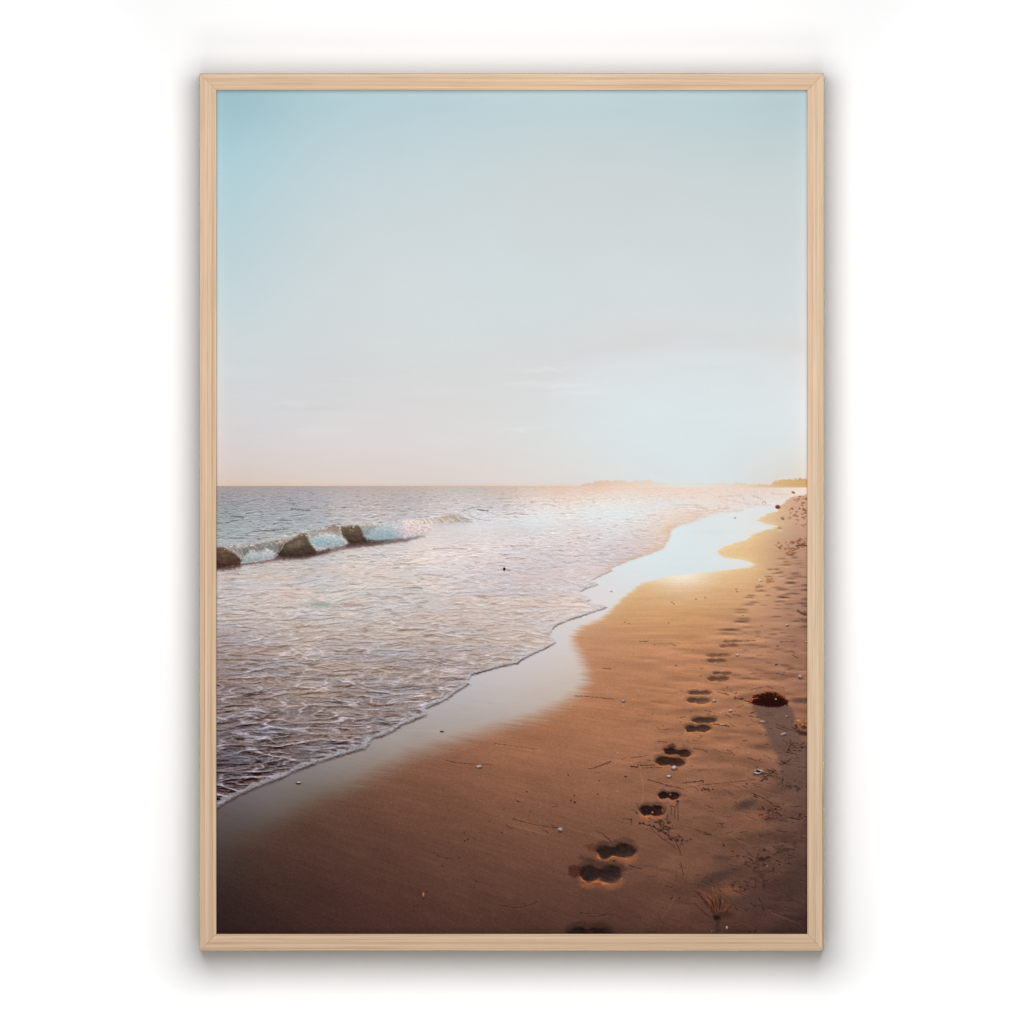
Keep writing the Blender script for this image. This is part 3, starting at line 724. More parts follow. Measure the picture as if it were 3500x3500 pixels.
# dark drift of weed along the far right
def litter(cx, cy, rx, ry, n, col, smin=1.2, smax=4.0, seed=0, alpha=0.85, asp=1.8):
    g = np.random.default_rng(seed)
    for _ in range(n):
        a, r = g.uniform(0, 6.283), np.sqrt(g.uniform(0, 1))
        s = g.uniform(smin, smax)
        spot(cx + rx * r * np.cos(a), cy + ry * r * np.sin(a), s * asp, s, np.array(col) * g.uniform(0.75, 1.2), alpha * g.uniform(.5, 1), g.uniform(-0.5, 0.5), 0.5, 0.4, int(g.integers(999)))
def at(k, x, y):
    return OFF[k][0] + x / 2.76, OFF[k][1] + y / 2.76
for (cx, cy), rx, ry, n, col, sd in ((at('C', 1770, 730), 55, 16, 34, (150, 96, 66), 1), (at('C', 1790, 790), 22, 16, 16, (142, 84, 54), 2), (at('C', 1870, 410), 40, 22, 30, (142, 94, 68), 3),
                                     (at('C', 1880, 300), 24, 12, 12, (160, 112, 86), 4), (at('C', 1890, 690), 26, 10, 10, (140, 88, 64), 5), (at('C', 1720, 470), 20, 6, 7, (180, 128, 96), 6),
                                     (at('C', 1880, 520), 20, 18, 10, (176, 130, 104), 7), (at('C', 1480, 1120), 22, 12, 8, (186, 124, 84), 8), (at('C', 1570, 1070), 20, 10, 8, (178, 120, 86), 9)):
    litter(cx, cy, rx, ry, n, col, 1.4, 3.6, sd)
stroke(R('C', 1830, 735, 1880, 726, 1940, 738), 6, (74, 44, 40), 0.9, 2, 1, 7)
stroke(R('C', 1840, 1345, 1890, 1375, 1940, 1385), 9, (84, 58, 58), 0.8, 3, 2, 8)
spot(*at('C', 1653, 366), 8, 6.5, (136, 72, 44), 1, 0, .35, .25, 3); spot(*at('C', 1655, 372), 8, 4, (106, 52, 36), .8)
spot(*at('C', 1523, 326), 6.5, 5, (190, 156, 130), .9); spot(*at('C', 1522, 331), 4, 3, (236, 232, 228), 1)
spot(*at('C', 1800, 230), 6.5, 3.8, (150, 100, 68), .95, .3)
spot(*at('C', 1485, 1058), 6, 3.4, (206, 206, 216), .95, .5); spot(*at('C', 1495, 1068), 6, 2, (130, 90, 66), .7)
spot(*at('C', 1840, 372), 4, 3, (226, 200, 180), .8)
for k_, x_, y_ in (('C', 82, 1166), ('C', 1250, 470), ('C', 655, 1265), ('C', 880, 1238), ('C', 970, 1223), ('C', 622, 1460), ('C', 210, 1455), ('C', 250, 1468), ('C', 1268, 1166), ('C', 1260, 1142), ('C', 672, 1282), ('C', 1325, 1392), ('C', 1500, 1490)):
    spot(*at(k_, x_, y_), 3.6, 2.2, (150, 92, 60), .75, 0.1, 0.5, .3, int(x_))

# ---- footprints in pairs, shrinking towards the distance
def foot(x0, x1, y0, y1, dark, rim, split=0.5, tilt=0.0, pinch=0.75, seed=0, lit=(226, 140, 78)):
    cx, cy, hw, hh = (x0 + x1) / 2, (y0 + y1) / 2, (x1 - x0) / 2, (y1 - y0) / 2
    pad = hw * 0.9
    sl = box([(x0 - pad, y0 - hh * 2), (x1 + pad, y1 + hh * 2.4)], 2)
    j = np.random.default_rng(seed)
    ja, jb, jc, jd = j.uniform(-.07, .07), j.uniform(.38, .56), j.uniform(.48, .64), j.uniform(-.2, .2)
    wb = 0.12 * hw + 0.8
    x = X[sl] + wb * fbm(X[sl] / (hw * .45), Y[sl] / (hh * .8), seed, 3); y = Y[sl] + wb * .55 * fbm(X[sl] / (hw * .4), Y[sl] / (hh * .7), seed + 3, 3)

    def ellip(dy):
        u = (x - cx) / hw; v = (y - dy - cy - tilt * (x - cx)) / hh
        a = ((u + 0.98 - jb) / jb) ** 2 + ((v - 0.04 - jd) / 0.86) ** 2
        b = ((u - 0.98 + jc) / jc) ** 2 + ((v + jd) / 0.92) ** 2
        c = (u / 0.55) ** 2 + (v / pinch) ** 2
        k = 5.0
        return -np.log(np.exp(-k * a) + np.exp(-k * b) + np.exp(-k * c)) / k      # <1 inside
    e0 = ellip(0.0)
    m = smooth(1.5, 0.62, e0)
    er = ellip(hh * 0.15 + 1.6)
    rimm = smooth(1.5, 0.9, er) * (1 - m) ** 1.5 * np.clip(0.55 + 0.75 * gn(x / 26, y / 14, seed + 8) - 0.25 * (x - cx) / hw, 0.1, 1)
    glow = smooth(2.6, 0.9, ellip(hh * 0.42 + 2)) * (1 - m) ** 2 * smooth(cy - hh * .2, cy + hh, y)
    back = smooth(2.4, 1.0, ellip(-hh * 0.35)) * (1 - m)
    v = np.clip((y - cy) / hh * 0.5 + 0.5, 0, 1)
    img[sl] *= (1 - 0.22 * back)[..., None]
    blend(sl, np.array(lit), np.clip(glow * rim * 0.26, 0, 1))
    blend(sl, np.array(lit), np.clip(rimm * rim * 0.95, 0, 1))
    base = np.array(dark)
    c = base * (0.66 + 0.85 * (v[..., None] ** 1.6) * (0.75 + 0.35 * ((x - cx) / hw)[..., None])) + np.array([20, 12, 8]) * (fbm(X[sl] / 20, Y[sl] / 12, seed + 5, 3))[..., None]
    blend(sl, c, m * (0.9 if hh > 12 else 0.78))
FEET = [('F', 1140, 1310, 190, 216, (150, 104, 80), .35), ('F', 1105, 1275, 228, 262, (136, 95, 76), .5),
        ('F', 985, 1195, 318, 350, (128, 88, 70), .45), ('F', 988, 1160, 364, 406, (112, 78, 64), .6),
        ('F', 1040, 1215, 484, 518, (98, 66, 54), .5), ('F', 990, 1185, 530, 578, (94, 65, 54), .7),
        ('F', 815, 1025, 664, 708, (88, 60, 50), .6), ('F', 790, 1010, 730, 786, (84, 58, 49), .8),
        ('F', 840, 1072, 912, 972, (58, 38, 33), .7), ('F', 778, 1022, 984, 1058, (66, 44, 38), .9),
        ('F', 575, 836, 1206, 1284, (44, 27, 24), .9), ('F', 500, 772, 1282, 1382, (50, 32, 28), .55),
        ('I', 525, 728, 172, 252, (36, 20, 17), .9), ('I', 350, 580, 300, 408, (34, 19, 17), .85),
        ('H', 1772, 2132, 664, 812, (46, 32, 29), 1.0), ('H', 1612, 2002, 858, 1040, (46, 33, 31), 1.0),
        ('H', 1490, 1905, 1445, 1600, (44, 30, 28), .4)]
for i, (k_, a0, a1, b0, b1, dk_, rm) in enumerate(FEET):
    ox, oy = OFF[k_]
    if i == 15:
        patch(R('H', 1500, 880, 1560, 868, 1640, 900, 1640, 980, 1560, 995, 1500, 960), (72, 38, 30), 0.8, 6, 5, 10, 2)
    if i == 14:
        patch(R('H', 1650, 690, 1720, 665, 1790, 690, 1790, 750, 1700, 735), (84, 48, 36), 0.6, 7, 4, 10, 3)
    if i == 10:
        spot(*at('F', 655, 1190), 13, 9, (92, 60, 48), .85, 0, .5, .4, 2)
    foot(ox + a0 / 2.76, ox + a1 / 2.76, oy + b0 / 2.76, oy + b1 / 2.76, dk_, rm, seed=600 + i, pinch=(.42, .55, .5, .6, .52)[i % 5], tilt=(0.0, 0.0, .01, 0, .02, .0, .0, .0, .0, -.02, .05, 0, 0, .02, .05, -.03, 0)[i],
         lit=(226, 150, 92) if i < 10 else (214, 126, 70))
spot(*at('I', 640, 205), 3, 3, (170, 120, 92), .8); spot(*at('I', 470, 372), 3, 3.5, (190, 150, 120), .8)
spot(*at('I', 108, 832), 5, 3, (70, 34, 24), .9)
stroke(R('H', 1490, 1040, 1640, 1035, 1800, 1050), 3, (80, 52, 44), .5, 4, 1)
stroke(R('I', 190, 910, 320, 890, 500, 880), 10, (82, 56, 48), .45, 9, 2); stroke(R('I', 200, 940, 420, 905), 3, (132, 92, 70), .5, 3)
stroke(R('H', 1620, 800, 1740, 830, 1860, 870), 22, (66, 46, 40), .55, 9, 3)

# ---- shadow of the weed clump, weed clump, roots
patch(R('F', 1400, 775, 1560, 800, 1752, 800, 1812, 880, 1800, 960, 1860, 1090, 1960, 1230, 1960, 1560, 1740, 1500, 1668, 1380, 1640, 1260, 1560, 1090, 1500, 960, 1440, 870), (102, 79, 70), 0.82, 9, 6, 30, 700)
patch(R('I', 1600, 40, 1960, -10, 1960, 230, 1800, 170, 1640, 130), (96, 72, 63), 0.6, 26, 10, 40, 701)
for (cx, cy), rx, ry, an, al in ((at('I', 1350, 300), 34, 14, -.35, .75), (at('I', 1080, 985), 62, 17, -.33, .8), (at('I', 1140, 805), 34, 8, .1, .55), (at('I', 1390, 1190), 62, 26, .15, .5), (at('I', 1850, 850), 50, 40, 0, .35),
                             (at('I', 1800, 1080), 70, 14, .1, .3), (at('F', 1870, 758), 34, 8, 0, .6)):
    spot(cx, cy, rx, ry, (70, 53, 48), al, an, .75, .35, int(rx))
spot(*at('I', 1400, 420), 60, 8, (150, 96, 70), .45, -.1, .7, .3, 1); spot(*at('I', 1210, 1120), 46, 16, (140, 88, 60), .5, .1, .7, .3, 2); spot(*at('I', 1440, 500), 46, 16, (134, 90, 68), .4, 0, .7, .3, 5)
patch(R('F', 1392, 778, 1425, 712, 1495, 690, 1560, 676, 1640, 682, 1692, 712, 1732, 750, 1757, 768, 1742, 802, 1650, 822, 1560, 822, 1450, 803), (38, 14, 10), 1, 3, 5, 8, 702)
g = np.random.default_rng(5)
for i in range(120):
    t = g.uniform(0, 1); bx = 1395 + 360 * t
    by = 775 - 95 * np.sin(np.pi * np.clip(t * 1.02, 0, 1)) ** 0.7 + g.uniform(-4, 50) * (1 if i % 2 else .4)
    an = np.pi * (1 - t) + g.uniform(-.9, .9); ln = g.uniform(14, 46)
    c = np.array([(150, 66, 30), (112, 44, 22), (178, 92, 48), (82, 28, 16)][i % 4])
    stroke(R('F', bx, by, bx + ln * np.cos(an) * .6 + 5, by - ln * np.sin(an) * .35, bx + ln * np.cos(an), by - ln * np.sin(an) * .55), 1.5, c, .7, 1.2, 1, i)
stroke(R('F', 1395, 775, 1415, 745, 1460, 735), 3, (206, 128, 82), .8, 1.5, 1, 3)
spot(*at('F', 1635, 745), 2.6, 2.6, (220, 190, 170), .9)

INK = (58, 36, 31)
STICKS = [('F', 4.5, (1050, 980, 1120, 990, 1195, 1005)), ('F', 4, (1240, 738, 1300, 745, 1390, 772)), ('F', 3, (1090, 680, 1140, 690, 1190, 705)), ('F', 2.5, (960, 850, 1025, 865)),
          ('F', 4.5, (1375, 902, 1430, 912, 1490, 918)), ('F', 2.5, (1160, 890, 1215, 920)), ('F', 3.5, (860, 1212, 930, 1222, 990, 1247)), ('F', 2.5, (1030, 1215, 1100, 1240)), ('F', 2.5, (1170, 1255, 1240, 1278)),
          ('F', 3, (1370, 1298, 1450, 1326)), ('F', 3, (270, 1297, 350, 1290, 430, 1273)), ('F', 3, (180, 1310, 222, 1300)), ('F', 3, (0, 1370, 40, 1345, 80, 1335)), ('F', 6, (262, 1378, 330, 1388)), ('F', 4, (325, 1395, 340, 1350, 355, 1338)),
          ('F', 5, (360, 1370, 490, 1368)), ('F', 4, (380, 1396, 560, 1390)), ('F', 6, (1640, 1340, 1700, 1362, 1790, 1300)), ('F', 4.5, (1720, 1245, 1780, 1255, 1840, 1272)), ('F', 6, (1755, 1225, 1775, 1180, 1812, 1150)), ('F', 4, (1780, 1180, 1770, 1130)),
          ('F', 3, (1700, 1130, 1760, 1170)), ('F', 2, (560, 1032, 670, 1026)), ('F', 2, (500, 1000, 540, 1035)), ('F', 2.5, (350, 200, 430, 200)), ('F', 3, (520, 1142, 605, 1152)), ('F', 2.5, (1400, 655, 1510, 632)), ('F', 3, (1550, 620, 1590, 640)),
          ('F', 2, (700, 925, 780, 912)), ('F', 2, (900, 1120, 960, 1085)), ('F', 2, (1270, 830, 1330, 800)), ('F', 2, (1215, 525, 1300, 515)), ('F', 2.5, (1610, 495, 1700, 515)), ('F', 2, (1690, 520, 1720, 490)), ('F', 2, (1750, 460, 1812, 456)), ('F', 2, (1370, 190, 1440, 192)),
          ('F', 2.5, (1670, 205, 1820, 198)), ('F', 2, (1535, 165, 1585, 160)), ('F', 2, (0, 458, 60, 455, 80, 463)), ('F', 2, (640, 215, 690, 245)), ('F', 3, (1640, 985, 1720, 1020, 1800, 1045)), ('F', 3, (1640, 1010, 1740, 1050)), ('F', 4, (1620, 1420, 1560, 1480, 1500, 1515)),
          ('F', 3, (1250, 750, 1250, 720)), ('F', 2.5, (1780, 290, 1812, 320)), ('F', 2, (1790, 330, 1850, 360)), ('F', 2, (1800, 260, 1830, 230)), ('F', 3, (1440, 1505, 900, 1560)),
          ('I', 4, (430, 65, 520, 92, 620, 122, 775, 157)), ('I', 5, (765, 97, 860, 86, 950, 74)), ('I', 4, (925, 70, 950, 90)), ('I', 3.5, (1140, 155, 1185, 180, 1222, 212)), ('I', 3, (1170, 100, 1240, 120, 1305, 147)), ('I', 5, (1405, 190, 1500, 232, 1600, 290)),
          ('I', 3, (1600, 290, 1680, 335)), ('I', 3.5, (880, 546, 950, 558, 1022, 590)), ('I', 3.5, (718, 860, 745, 900, 765, 965)), ('I', 3, (735, 850, 760, 930)), ('I', 4, (700, 960, 690, 1000)), ('I', 4, (580, 1076, 665, 1080)), ('I', 5, (642, 1196, 665, 1172)),
          ('I', 3, (572, 1268, 530, 1330, 545, 1395, 572, 1432, 560, 1512)), ('I', 3.5, (1420, 705, 1480, 710, 1560, 742, 1640, 800)), ('I', 4, (1345, 790, 1400, 820, 1440, 870)), ('I', 3.5, (1380, 1108, 1450, 1140, 1490, 1200)), ('I', 6, (1480, 1190, 1505, 1240, 1522, 1300)), ('I', 3, (1520, 1310, 1498, 1362)),
          ('I', 5, (1600, 1312, 1700, 1350, 1800, 1390, 1860, 1412)), ('I', 4, (1840, 1400, 1890, 1455)), ('I', 3, (1610, 1110, 1720, 1150, 1850, 1180)), ('I', 6, (1570, 8, 1530, 50, 1495, 82)), ('I', 4, (1510, 20, 1560, 8, 1620, 2)), ('I', 6, (1702, 48, 1692, 102)), ('I', 3, (1630, 30, 1680, 60)),
          ('I', 4, (1780, 125, 1830, 140, 1852, 165)), ('I', 5, (1840, 428, 1870, 395)), ('I', 4, (1725, 425, 1800, 428)), ('I', 3, (1790, 350, 1835, 388)), ('I', 3, (1860, 605, 1932, 625)), ('I', 3, (1870, 540, 1900, 575)), ('I', 4, (1780, 320, 1840, 320)), ('I', 3, (1800, 560, 1830, 575)),
          ('I', 5, (840, 1116, 910, 1135, 970, 1175, 1010, 1225, 1050, 1310)), ('I', 3, (1000, 1110, 1090, 1150, 1150, 1210, 1200, 1262)), ('I', 4, (1100, 1100, 1160, 1160, 1215, 1210, 1275, 1310)), ('I', 5, (872, 1240, 930, 1290, 995, 1355)),
          ('I', 3.5, (900, 1410, 980, 1417, 1045, 1410)), ('I', 3.5, (1130, 1400, 1200, 1422, 1270, 1424, 1345, 1415)), ('I', 2.5, (760, 1190, 810, 1212)), ('I', 2.5, (740, 1302, 780, 1300)), ('I', 3, (780, 1045, 900, 1060, 1060, 1075)), ('I', 2.5, (1560, 1180, 1700, 1240)), ('I', 2, (1560, 930, 1720, 955)),
          ('I', 4, (340, 470, 400, 490, 470, 508, 560, 560, 640, 600, 690, 650, 722, 720, 742, 785)), ('I', 3.5, (450, 520, 540, 600, 620, 660, 690, 712)), ('I', 3, (520, 520, 590, 570, 660, 640)), ('I', 3.5, (318, 290, 345, 335, 380, 385)), ('I', 4, (275, 345, 330, 385)), ('I', 3, (440, 430, 520, 470, 600, 520)),
          ('I', 3, (500, 290, 620, 285)), ('I', 4, (640, 315, 690, 318, 700, 290)), ('I', 3, (545, 405, 590, 370, 600, 320)), ('I', 4, (0, 580, 50, 625, 92, 668)), ('I', 4, (0, 1345, 60, 1330)), ('I', 3.5, (40, 1345, 130, 1345)), ('I', 3, (190, 432, 260, 440)), ('I', 2, (790, 135, 870, 135, 905, 175)), ('I', 3, (1545, 310, 1600, 340, 1650, 420)),
          ('I', 2.5, (1480, 400, 1560, 380, 1640, 330)), ('I', 2.5, (1500, 430, 1580, 400, 1620, 360)), ('I', 2.5, (1560, 330, 1580, 440)), ('I', 3, (1600, 360, 1660, 425)),
          ('H', 3, (870, 355, 900, 336)), ('H', 3.5, (910, 490, 940, 518, 970, 521)), ('H', 3.5, (960, 430, 1070, 462, 1180, 490, 1390, 522)), ('H', 4, (1250, 540, 1285, 552, 1312, 572)), ('H', 3, (1330, 490, 1400, 520)), ('H', 3.5, (1750, 540, 1830, 585, 1905, 645)), ('H', 3.5, (225, 750, 290, 792, 415, 818)),
          ('H', 3, (570, 980, 630, 1022, 682, 1052)), ('H', 4.5, (840, 1248, 930, 1262, 1010, 1275, 1110, 1256, 1212, 1215)), ('H', 3.5, (1010, 1200, 1055, 1225, 1100, 1250)), ('H', 3.5, (1270, 1265, 1320, 1292, 1377, 1310)), ('H', 3.5, (1600, 1320, 1660, 1335, 1720, 1357, 1820, 1352, 1890, 1328)), ('H', 3, (1620, 1325, 1780, 1335, 1932, 1350)),
          ('H', 3, (1160, 560, 1190, 580)), ('H', 2.5, (610, 612, 630, 640)), ('H', 2.5, (1000, 255, 1035, 275)), ('H', 2.5, (1340, 320, 1395, 322)), ('H', 2, (1380, 290, 1395, 320)), ('E', 3.5, (1690, 1405, 1750, 1392, 1810, 1368, 1902, 1335)), ('E', 3, (1750, 1428, 1790, 1444)), ('E', 2, (1815, 455, 1900, 462)), ('E', 2, (1560, 715, 1700, 722, 1932, 748)),
          ('E', 2.5, (800, 1162, 900, 1178, 1200, 1222)), ('E', 2, (340, 1320, 480, 1350, 800, 1368)), ('H', 2.5, (80, 1340, 180, 1410)), ('H', 3, (90, 1165, 125, 1125))]
for i, (k_, w_, v_) in enumerate(STICKS):
    p = R(k_, *v_)
    up = [(q[0] + 1.0, q[1] + w_ * 0.75) for q in p]
    stroke(up, w_ * 0.6, (150, 98, 70), .22, 1.8, 0.6, i)
    stroke(p, w_ * 0.8, np.array(INK) * (0.85 + 0.5 * ((i * 7) % 5) / 5), .70 + .25 * ((i * 3) % 4) / 4, 1.4, 1.8, i)
for k_, w_, v_, c_ in [('I', 3, (358, 0, 378, 60, 382, 130, 374, 290), (170, 122, 94)), ('I', 2.5, (1140, 500, 1190, 560, 1250, 622, 1400, 700), (150, 108, 86)), ('I', 2.5, (630, 1282, 670, 1200, 690, 1150), (138, 96, 74)), ('I', 2.5, (545, 1395, 600, 1320, 640, 1270), (132, 92, 72)),
                       ('H', 3.5, (980, 500, 1100, 530, 1310, 585), (150, 106, 82)), ('H', 2.5, (1000, 240, 1140, 250, 1270, 245), (126, 88, 70)), ('I', 6, (880, 1104, 960, 1128, 1020, 1175, 1080, 1285), (136, 82, 54)), ('I', 2.5, (620, 500, 760, 520, 900, 548), (140, 98, 76)),
                       ('I', 3, (1600, 1325, 1700, 1366, 1850, 1430), (116, 80, 66)), ('E', 3.5, (-40, 1035, 120, 1042, 280, 1048), (196, 180, 172)), ('I', 3, (1740, 435, 1810, 440), (150, 108, 80)), ('F', 2, (1130, 305, 1250, 322), (110, 72, 56)), ('F', 2.5, (355, 1440, 372, 1518), (176, 128, 96)),
                       ('I', 2.5, (1440, 868, 1470, 890), (180, 124, 90)), ('E', 3, (820, 1180, 1000, 1196, 1240, 1232), (180, 126, 96)), ('H', 3, (1500, 520, 1700, 580, 1860, 640), (150, 104, 78)), ('H', 4, (1690, 560, 1800, 600, 1880, 650), (142, 98, 74))]:
    stroke(R(k_, *v_), w_ * .8, c_, .6, 1.8, 1, int(v_[0]))
# root tuft near the lower edge
g = np.random.default_rng(8)
for i in range(74):
    t = g.uniform(0, 1)
    ex = 850 + 430 * t + g.normal(0, 14); ey = 1112 + 190 * max(0, t - .45) * 1.8 + g.normal(0, 16)
    bx, by = 1080 + 120 * max(0, t - .4) + g.normal(0, 16), 1345 + g.normal(0, 14)
    f0 = g.uniform(0, .35); f1 = g.uniform(.5, 1.0)
    x0_, y0_, x1_, y1_ = bx + (ex - bx) * f0, by + (ey - by) * f0, bx + (ex - bx) * f1, by + (ey - by) * f1
    c = [(132, 76, 48), (46, 27, 22), (104, 62, 44), (44, 28, 24), (160, 92, 56), (74, 46, 37), (38, 24, 22)][i % 7]
    stroke(R('I', x0_, y0_, (x0_ + x1_) / 2 + 26 * (t - .3) + g.uniform(-8, 8), (y0_ + y1_) / 2 - 14, x1_, y1_), g.uniform(1.6, 3), c, .72, 1.4, 1, i)
spot(*at('I', 1080, 1365), 12, 10, (26, 14, 12), .95, 0, .6, .4, 3); spot(*at('I', 1150, 1340), 30, 12, (62, 40, 33), .7, 0, .6, .5, 4)
stroke(R('I', 1090, 1390, 1082, 1450, 1080, 1510), 14, (52, 36, 33), .7, 5, 2, 3)
# twigs and torn weed strewn along the sweep of the last wave
for i in range(150):
    x_, y_ = 2764 - abs(g.normal(0, 240)), g.uniform(2420, 3180)
    if x_ < 2120: continue
    sl_ = (y_ - 2130) * 0.00036 + g.normal(0, .22); ln_ = g.uniform(6, 30) * (0.5 + (y_ - 1661) / 1500)
    stroke([(x_, y_), (x_ + ln_ * .5, y_ + ln_ * .5 * sl_ + g.uniform(-2, 2)), (x_ + ln_, y_ + ln_ * sl_)], g.uniform(1.6, 3.6), np.array((54, 34, 30)) * g.uniform(.8, 1.3), g.uniform(.4, .85), 1.4, 1.5, i)
    if i % 3 == 0:
        stroke([(x_, y_ + 3), (x_ + ln_, y_ + ln_ * sl_ + 3)], 2, (160, 108, 80), .3, 1.6, 1, i)
for cx_, cy_, n_ in ((2590, 2950, 26), (2600, 3010, 20), (2680, 2905, 22), (2720, 2560, 22), (2640, 2640, 22), (2690, 2690, 16), (2640, 2770, 18), (2270, 2830, 26), (2315, 2870, 22), (2725, 2800, 14), (2540, 3030, 10), (2560, 3100, 10)):
    for q in range(n_):
        x_, y_ = cx_ + g.normal(0, 20), cy_ + g.normal(0, 11); an = g.uniform(-1.2, 1.2)
        stroke([(x_, y_), (x_ + 9 * np.cos(an), y_ + 6 * np.sin(an))], g.uniform(1.8, 5), np.array((46, 29, 26)) * g.uniform(.8, 1.35), g.uniform(.5, .9), 1.3, 2, q)
# clotted weed bits with short shadows
for k_, x_, y_, rx, ry in [('I', 1450, 890, 13, 7), ('I', 1500, 968, 14, 5), ('I', 1495, 815, 16, 8), ('I', 1470, 770, 4, 6), ('I', 1690, 728, 20, 7), ('I', 1815, 660, 7, 7), ('I', 1745, 735, 7, 8), ('I', 1442, 1010, 4, 5), ('I', 1520, 1065, 7, 10), ('I', 1610, 915, 5, 12), ('I', 1560, 800, 16, 5),
                         ('I', 620, 528, 6, 6), ('I', 550, 455, 9, 7), ('I', 270, 440, 5, 4), ('I', 710, 270, 6, 6), ('I', 575, 520, 5, 4), ('I', 1143, 685, 3.5, 5), ('I', 1230, 1065, 6, 7), ('I', 1300, 1080, 6, 4), ('I', 1345, 1100, 5, 4), ('I', 970, 155, 12, 4), ('I', 1000, 155, 6, 5), ('I', 940, 162, 4, 4), ('I', 1040, 157, 3, 3),
                         ('I', 1130, 480, 9, 3), ('I', 1205, 410, 3, 3), ('I', 1275, 785, 7, 3), ('I', 1870, 1382, 10, 5), ('I', 1750, 1168, 6, 3), ('I', 1850, 1180, 6, 3), ('I', 1440, 1495, 5, 9), ('I', 1390, 1505, 4, 4), ('I', 725, 1178, 5, 3), ('I', 900, 965, 4, 3), ('I', 980, 1043, 4, 3), ('I', 1025, 1027, 4, 3), ('I', 1840, 165, 6, 6), ('I', 1360, 105, 4, 3), ('I', 215, 35, 5, 3),
                         ('I', 1440, 225, 8, 3), ('I', 1560, 430, 10, 5), ('I', 1330, 790, 4, 3), ('I', 1860, 400, 6, 6), ('I', 1900, 460, 3, 5), ('I', 350, 480, 4, 4),
                         ('H', 1105, 178, 3.5, 3.5), ('H', 1520, 262, 4.5, 4), ('H', 1557, 279, 6.5, 4), ('H', 1552, 215, 4, 3), ('H', 520, 642, 4, 3), ('H', 548, 630, 3.5, 3.5), ('H', 515, 570, 3, 6), ('H', 312, 883, 6.5, 4.5), ('H', 470, 800, 4, 3), ('H', 90, 1110, 3.5, 3), ('H', 165, 1120, 4.5, 3.5), ('H', 40, 1305, 6.5, 5), ('H', 85, 1255, 6, 5), ('H', 40, 1260, 4, 3),
                         ('H', 125, 1195, 4, 6), ('H', 870, 563, 4, 2.5), ('H', 755, 462, 3, 3), ('H', 1025, 270, 5, 3), ('H', 320, 930, 2.5, 2.5), ('H', 1620, 1322, 4, 3), ('H', 1140, 360, 3, 2), ('H', 1775, 203, 3.5, 2.5), ('H', 1497, 20, 3.5, 2.5), ('H', 1790, 75, 4, 3), ('H', 610, 1080, 4, 3), ('H', 630, 1025, 4, 3), ('E', 1650, 940, 2.5, 2), ('E', 1730, 918, 3, 1.8), ('E', 1832, 935, 3, 2), ('E', 1495, 1463, 4, 2.5),
                         ('F', 490, 232, 4, 2.5), ('F', 690, 430, 6, 4), ('F', 925, 525, 5, 2.5), ('F', 935, 454, 6, 2), ('F', 850, 284, 4, 2), ('F', 745, 668, 4, 2.5), ('F', 595, 610, 3, 2), ('F', 470, 890, 4, 3), ('F', 605, 892, 4, 2), ('F', 735, 960, 4, 2.5), ('F', 570, 998, 4, 4), ('F', 925, 1090, 6, 4), ('F', 745, 1075, 4, 2.5), ('F', 725, 1092, 3, 2.5), ('F', 765, 1178, 4, 3), ('F', 1108, 1418, 3, 2.5),
                         ('F', 805, 1140, 4, 3), ('F', 520, 1235, 4, 2.5), ('F', 840, 1375, 5, 3), ('F', 910, 1430, 5, 2), ('F', 1235, 1370, 4, 3), ('F', 1545, 1085, 5, 2.5), ('F', 1705, 640, 5, 2.5), ('F', 1640, 420, 9, 3.5), ('F', 1250, 858, 4.5, 3), ('F', 1180, 632, 5, 5), ('F', 1860, 632, 3, 2), ('F', 1600, 645, 4, 3), ('F', 215, 1475, 5, 3), ('F', 1600, 1430, 12, 6), ('F', 1580, 1470, 9, 5), ('F', 1550, 1500, 8, 5), ('F', 1700, 1505, 5, 8), ('F', 1640, 1500, 7, 3),
                         ('F', 1760, 1222, 7, 6), ('F', 1710, 1345, 15, 6), ('F', 1420, 870, 14, 3.5), ('F', 1310, 742, 10, 3), ('F', 1830, 1000, 10, 8), ('F', 1900, 1010, 14, 9), ('G', 1910, 1110, 3, 4), ('G', 1858, 1262, 4, 4), ('G', 1700, 1462, 4, 5), ('G', 1725, 1440, 3, 3), ('G', 1818, 1340, 3, 3), ('G', 1868, 1305, 5, 3), ('F', 1790, 205, 5, 2), ('F', 1540, 205, 3, 2), ('F', 1650, 245, 6, 3)]:
    cx, cy = at(k_, x_, y_)
    if k_ in 'I' and max(rx, ry) > 4 and y_ > 300:
        spot(cx + 0.5, cy + ry + 5, rx * 0.6, ry + 4, (74, 54, 48), .3, 0, .6)
    kk = .66 if k_ in 'FEG' else .85
    spot(cx, cy, rx * kk, ry * kk, np.array((58, 36, 31)) + g.uniform(-8, 16), .55 if k_ in 'FEG' and max(rx, ry) < 7 else .82, g.uniform(-.5, .5), .5, .9 if rx > 5 else .4, int(x_ + y_))
for x_, a_, b_ in ((648, 325, 390), (680, 320, 440), (712, 285, 462), (622, 535, 602), (612, 395, 470), (545, 460, 500), (270, 445, 485), (1442, 1015, 1112), (1530, 1055, 1100), (1185, 1470, 1512), (1700, 95, 140)):
    stroke(R('I', x_, a_, x_, b_), 4, (60, 42, 38), .6, 2, 1, x_)
litter(*at('I', 1560, 390), 42, 20, 18, (96, 52, 36), 1.2, 3.2, 21); litter(*at('I', 1270, 1000), 26, 34, 10, (84, 48, 38), 1.5, 4, 22, .5)
litter(*at('F', 1890, 1010), 34, 26, 34, (110, 66, 42), 1.5, 4, 23); litter(*at('F', 1870, 975), 26, 14, 14, (190, 130, 84), 1.2, 2.8, 24)
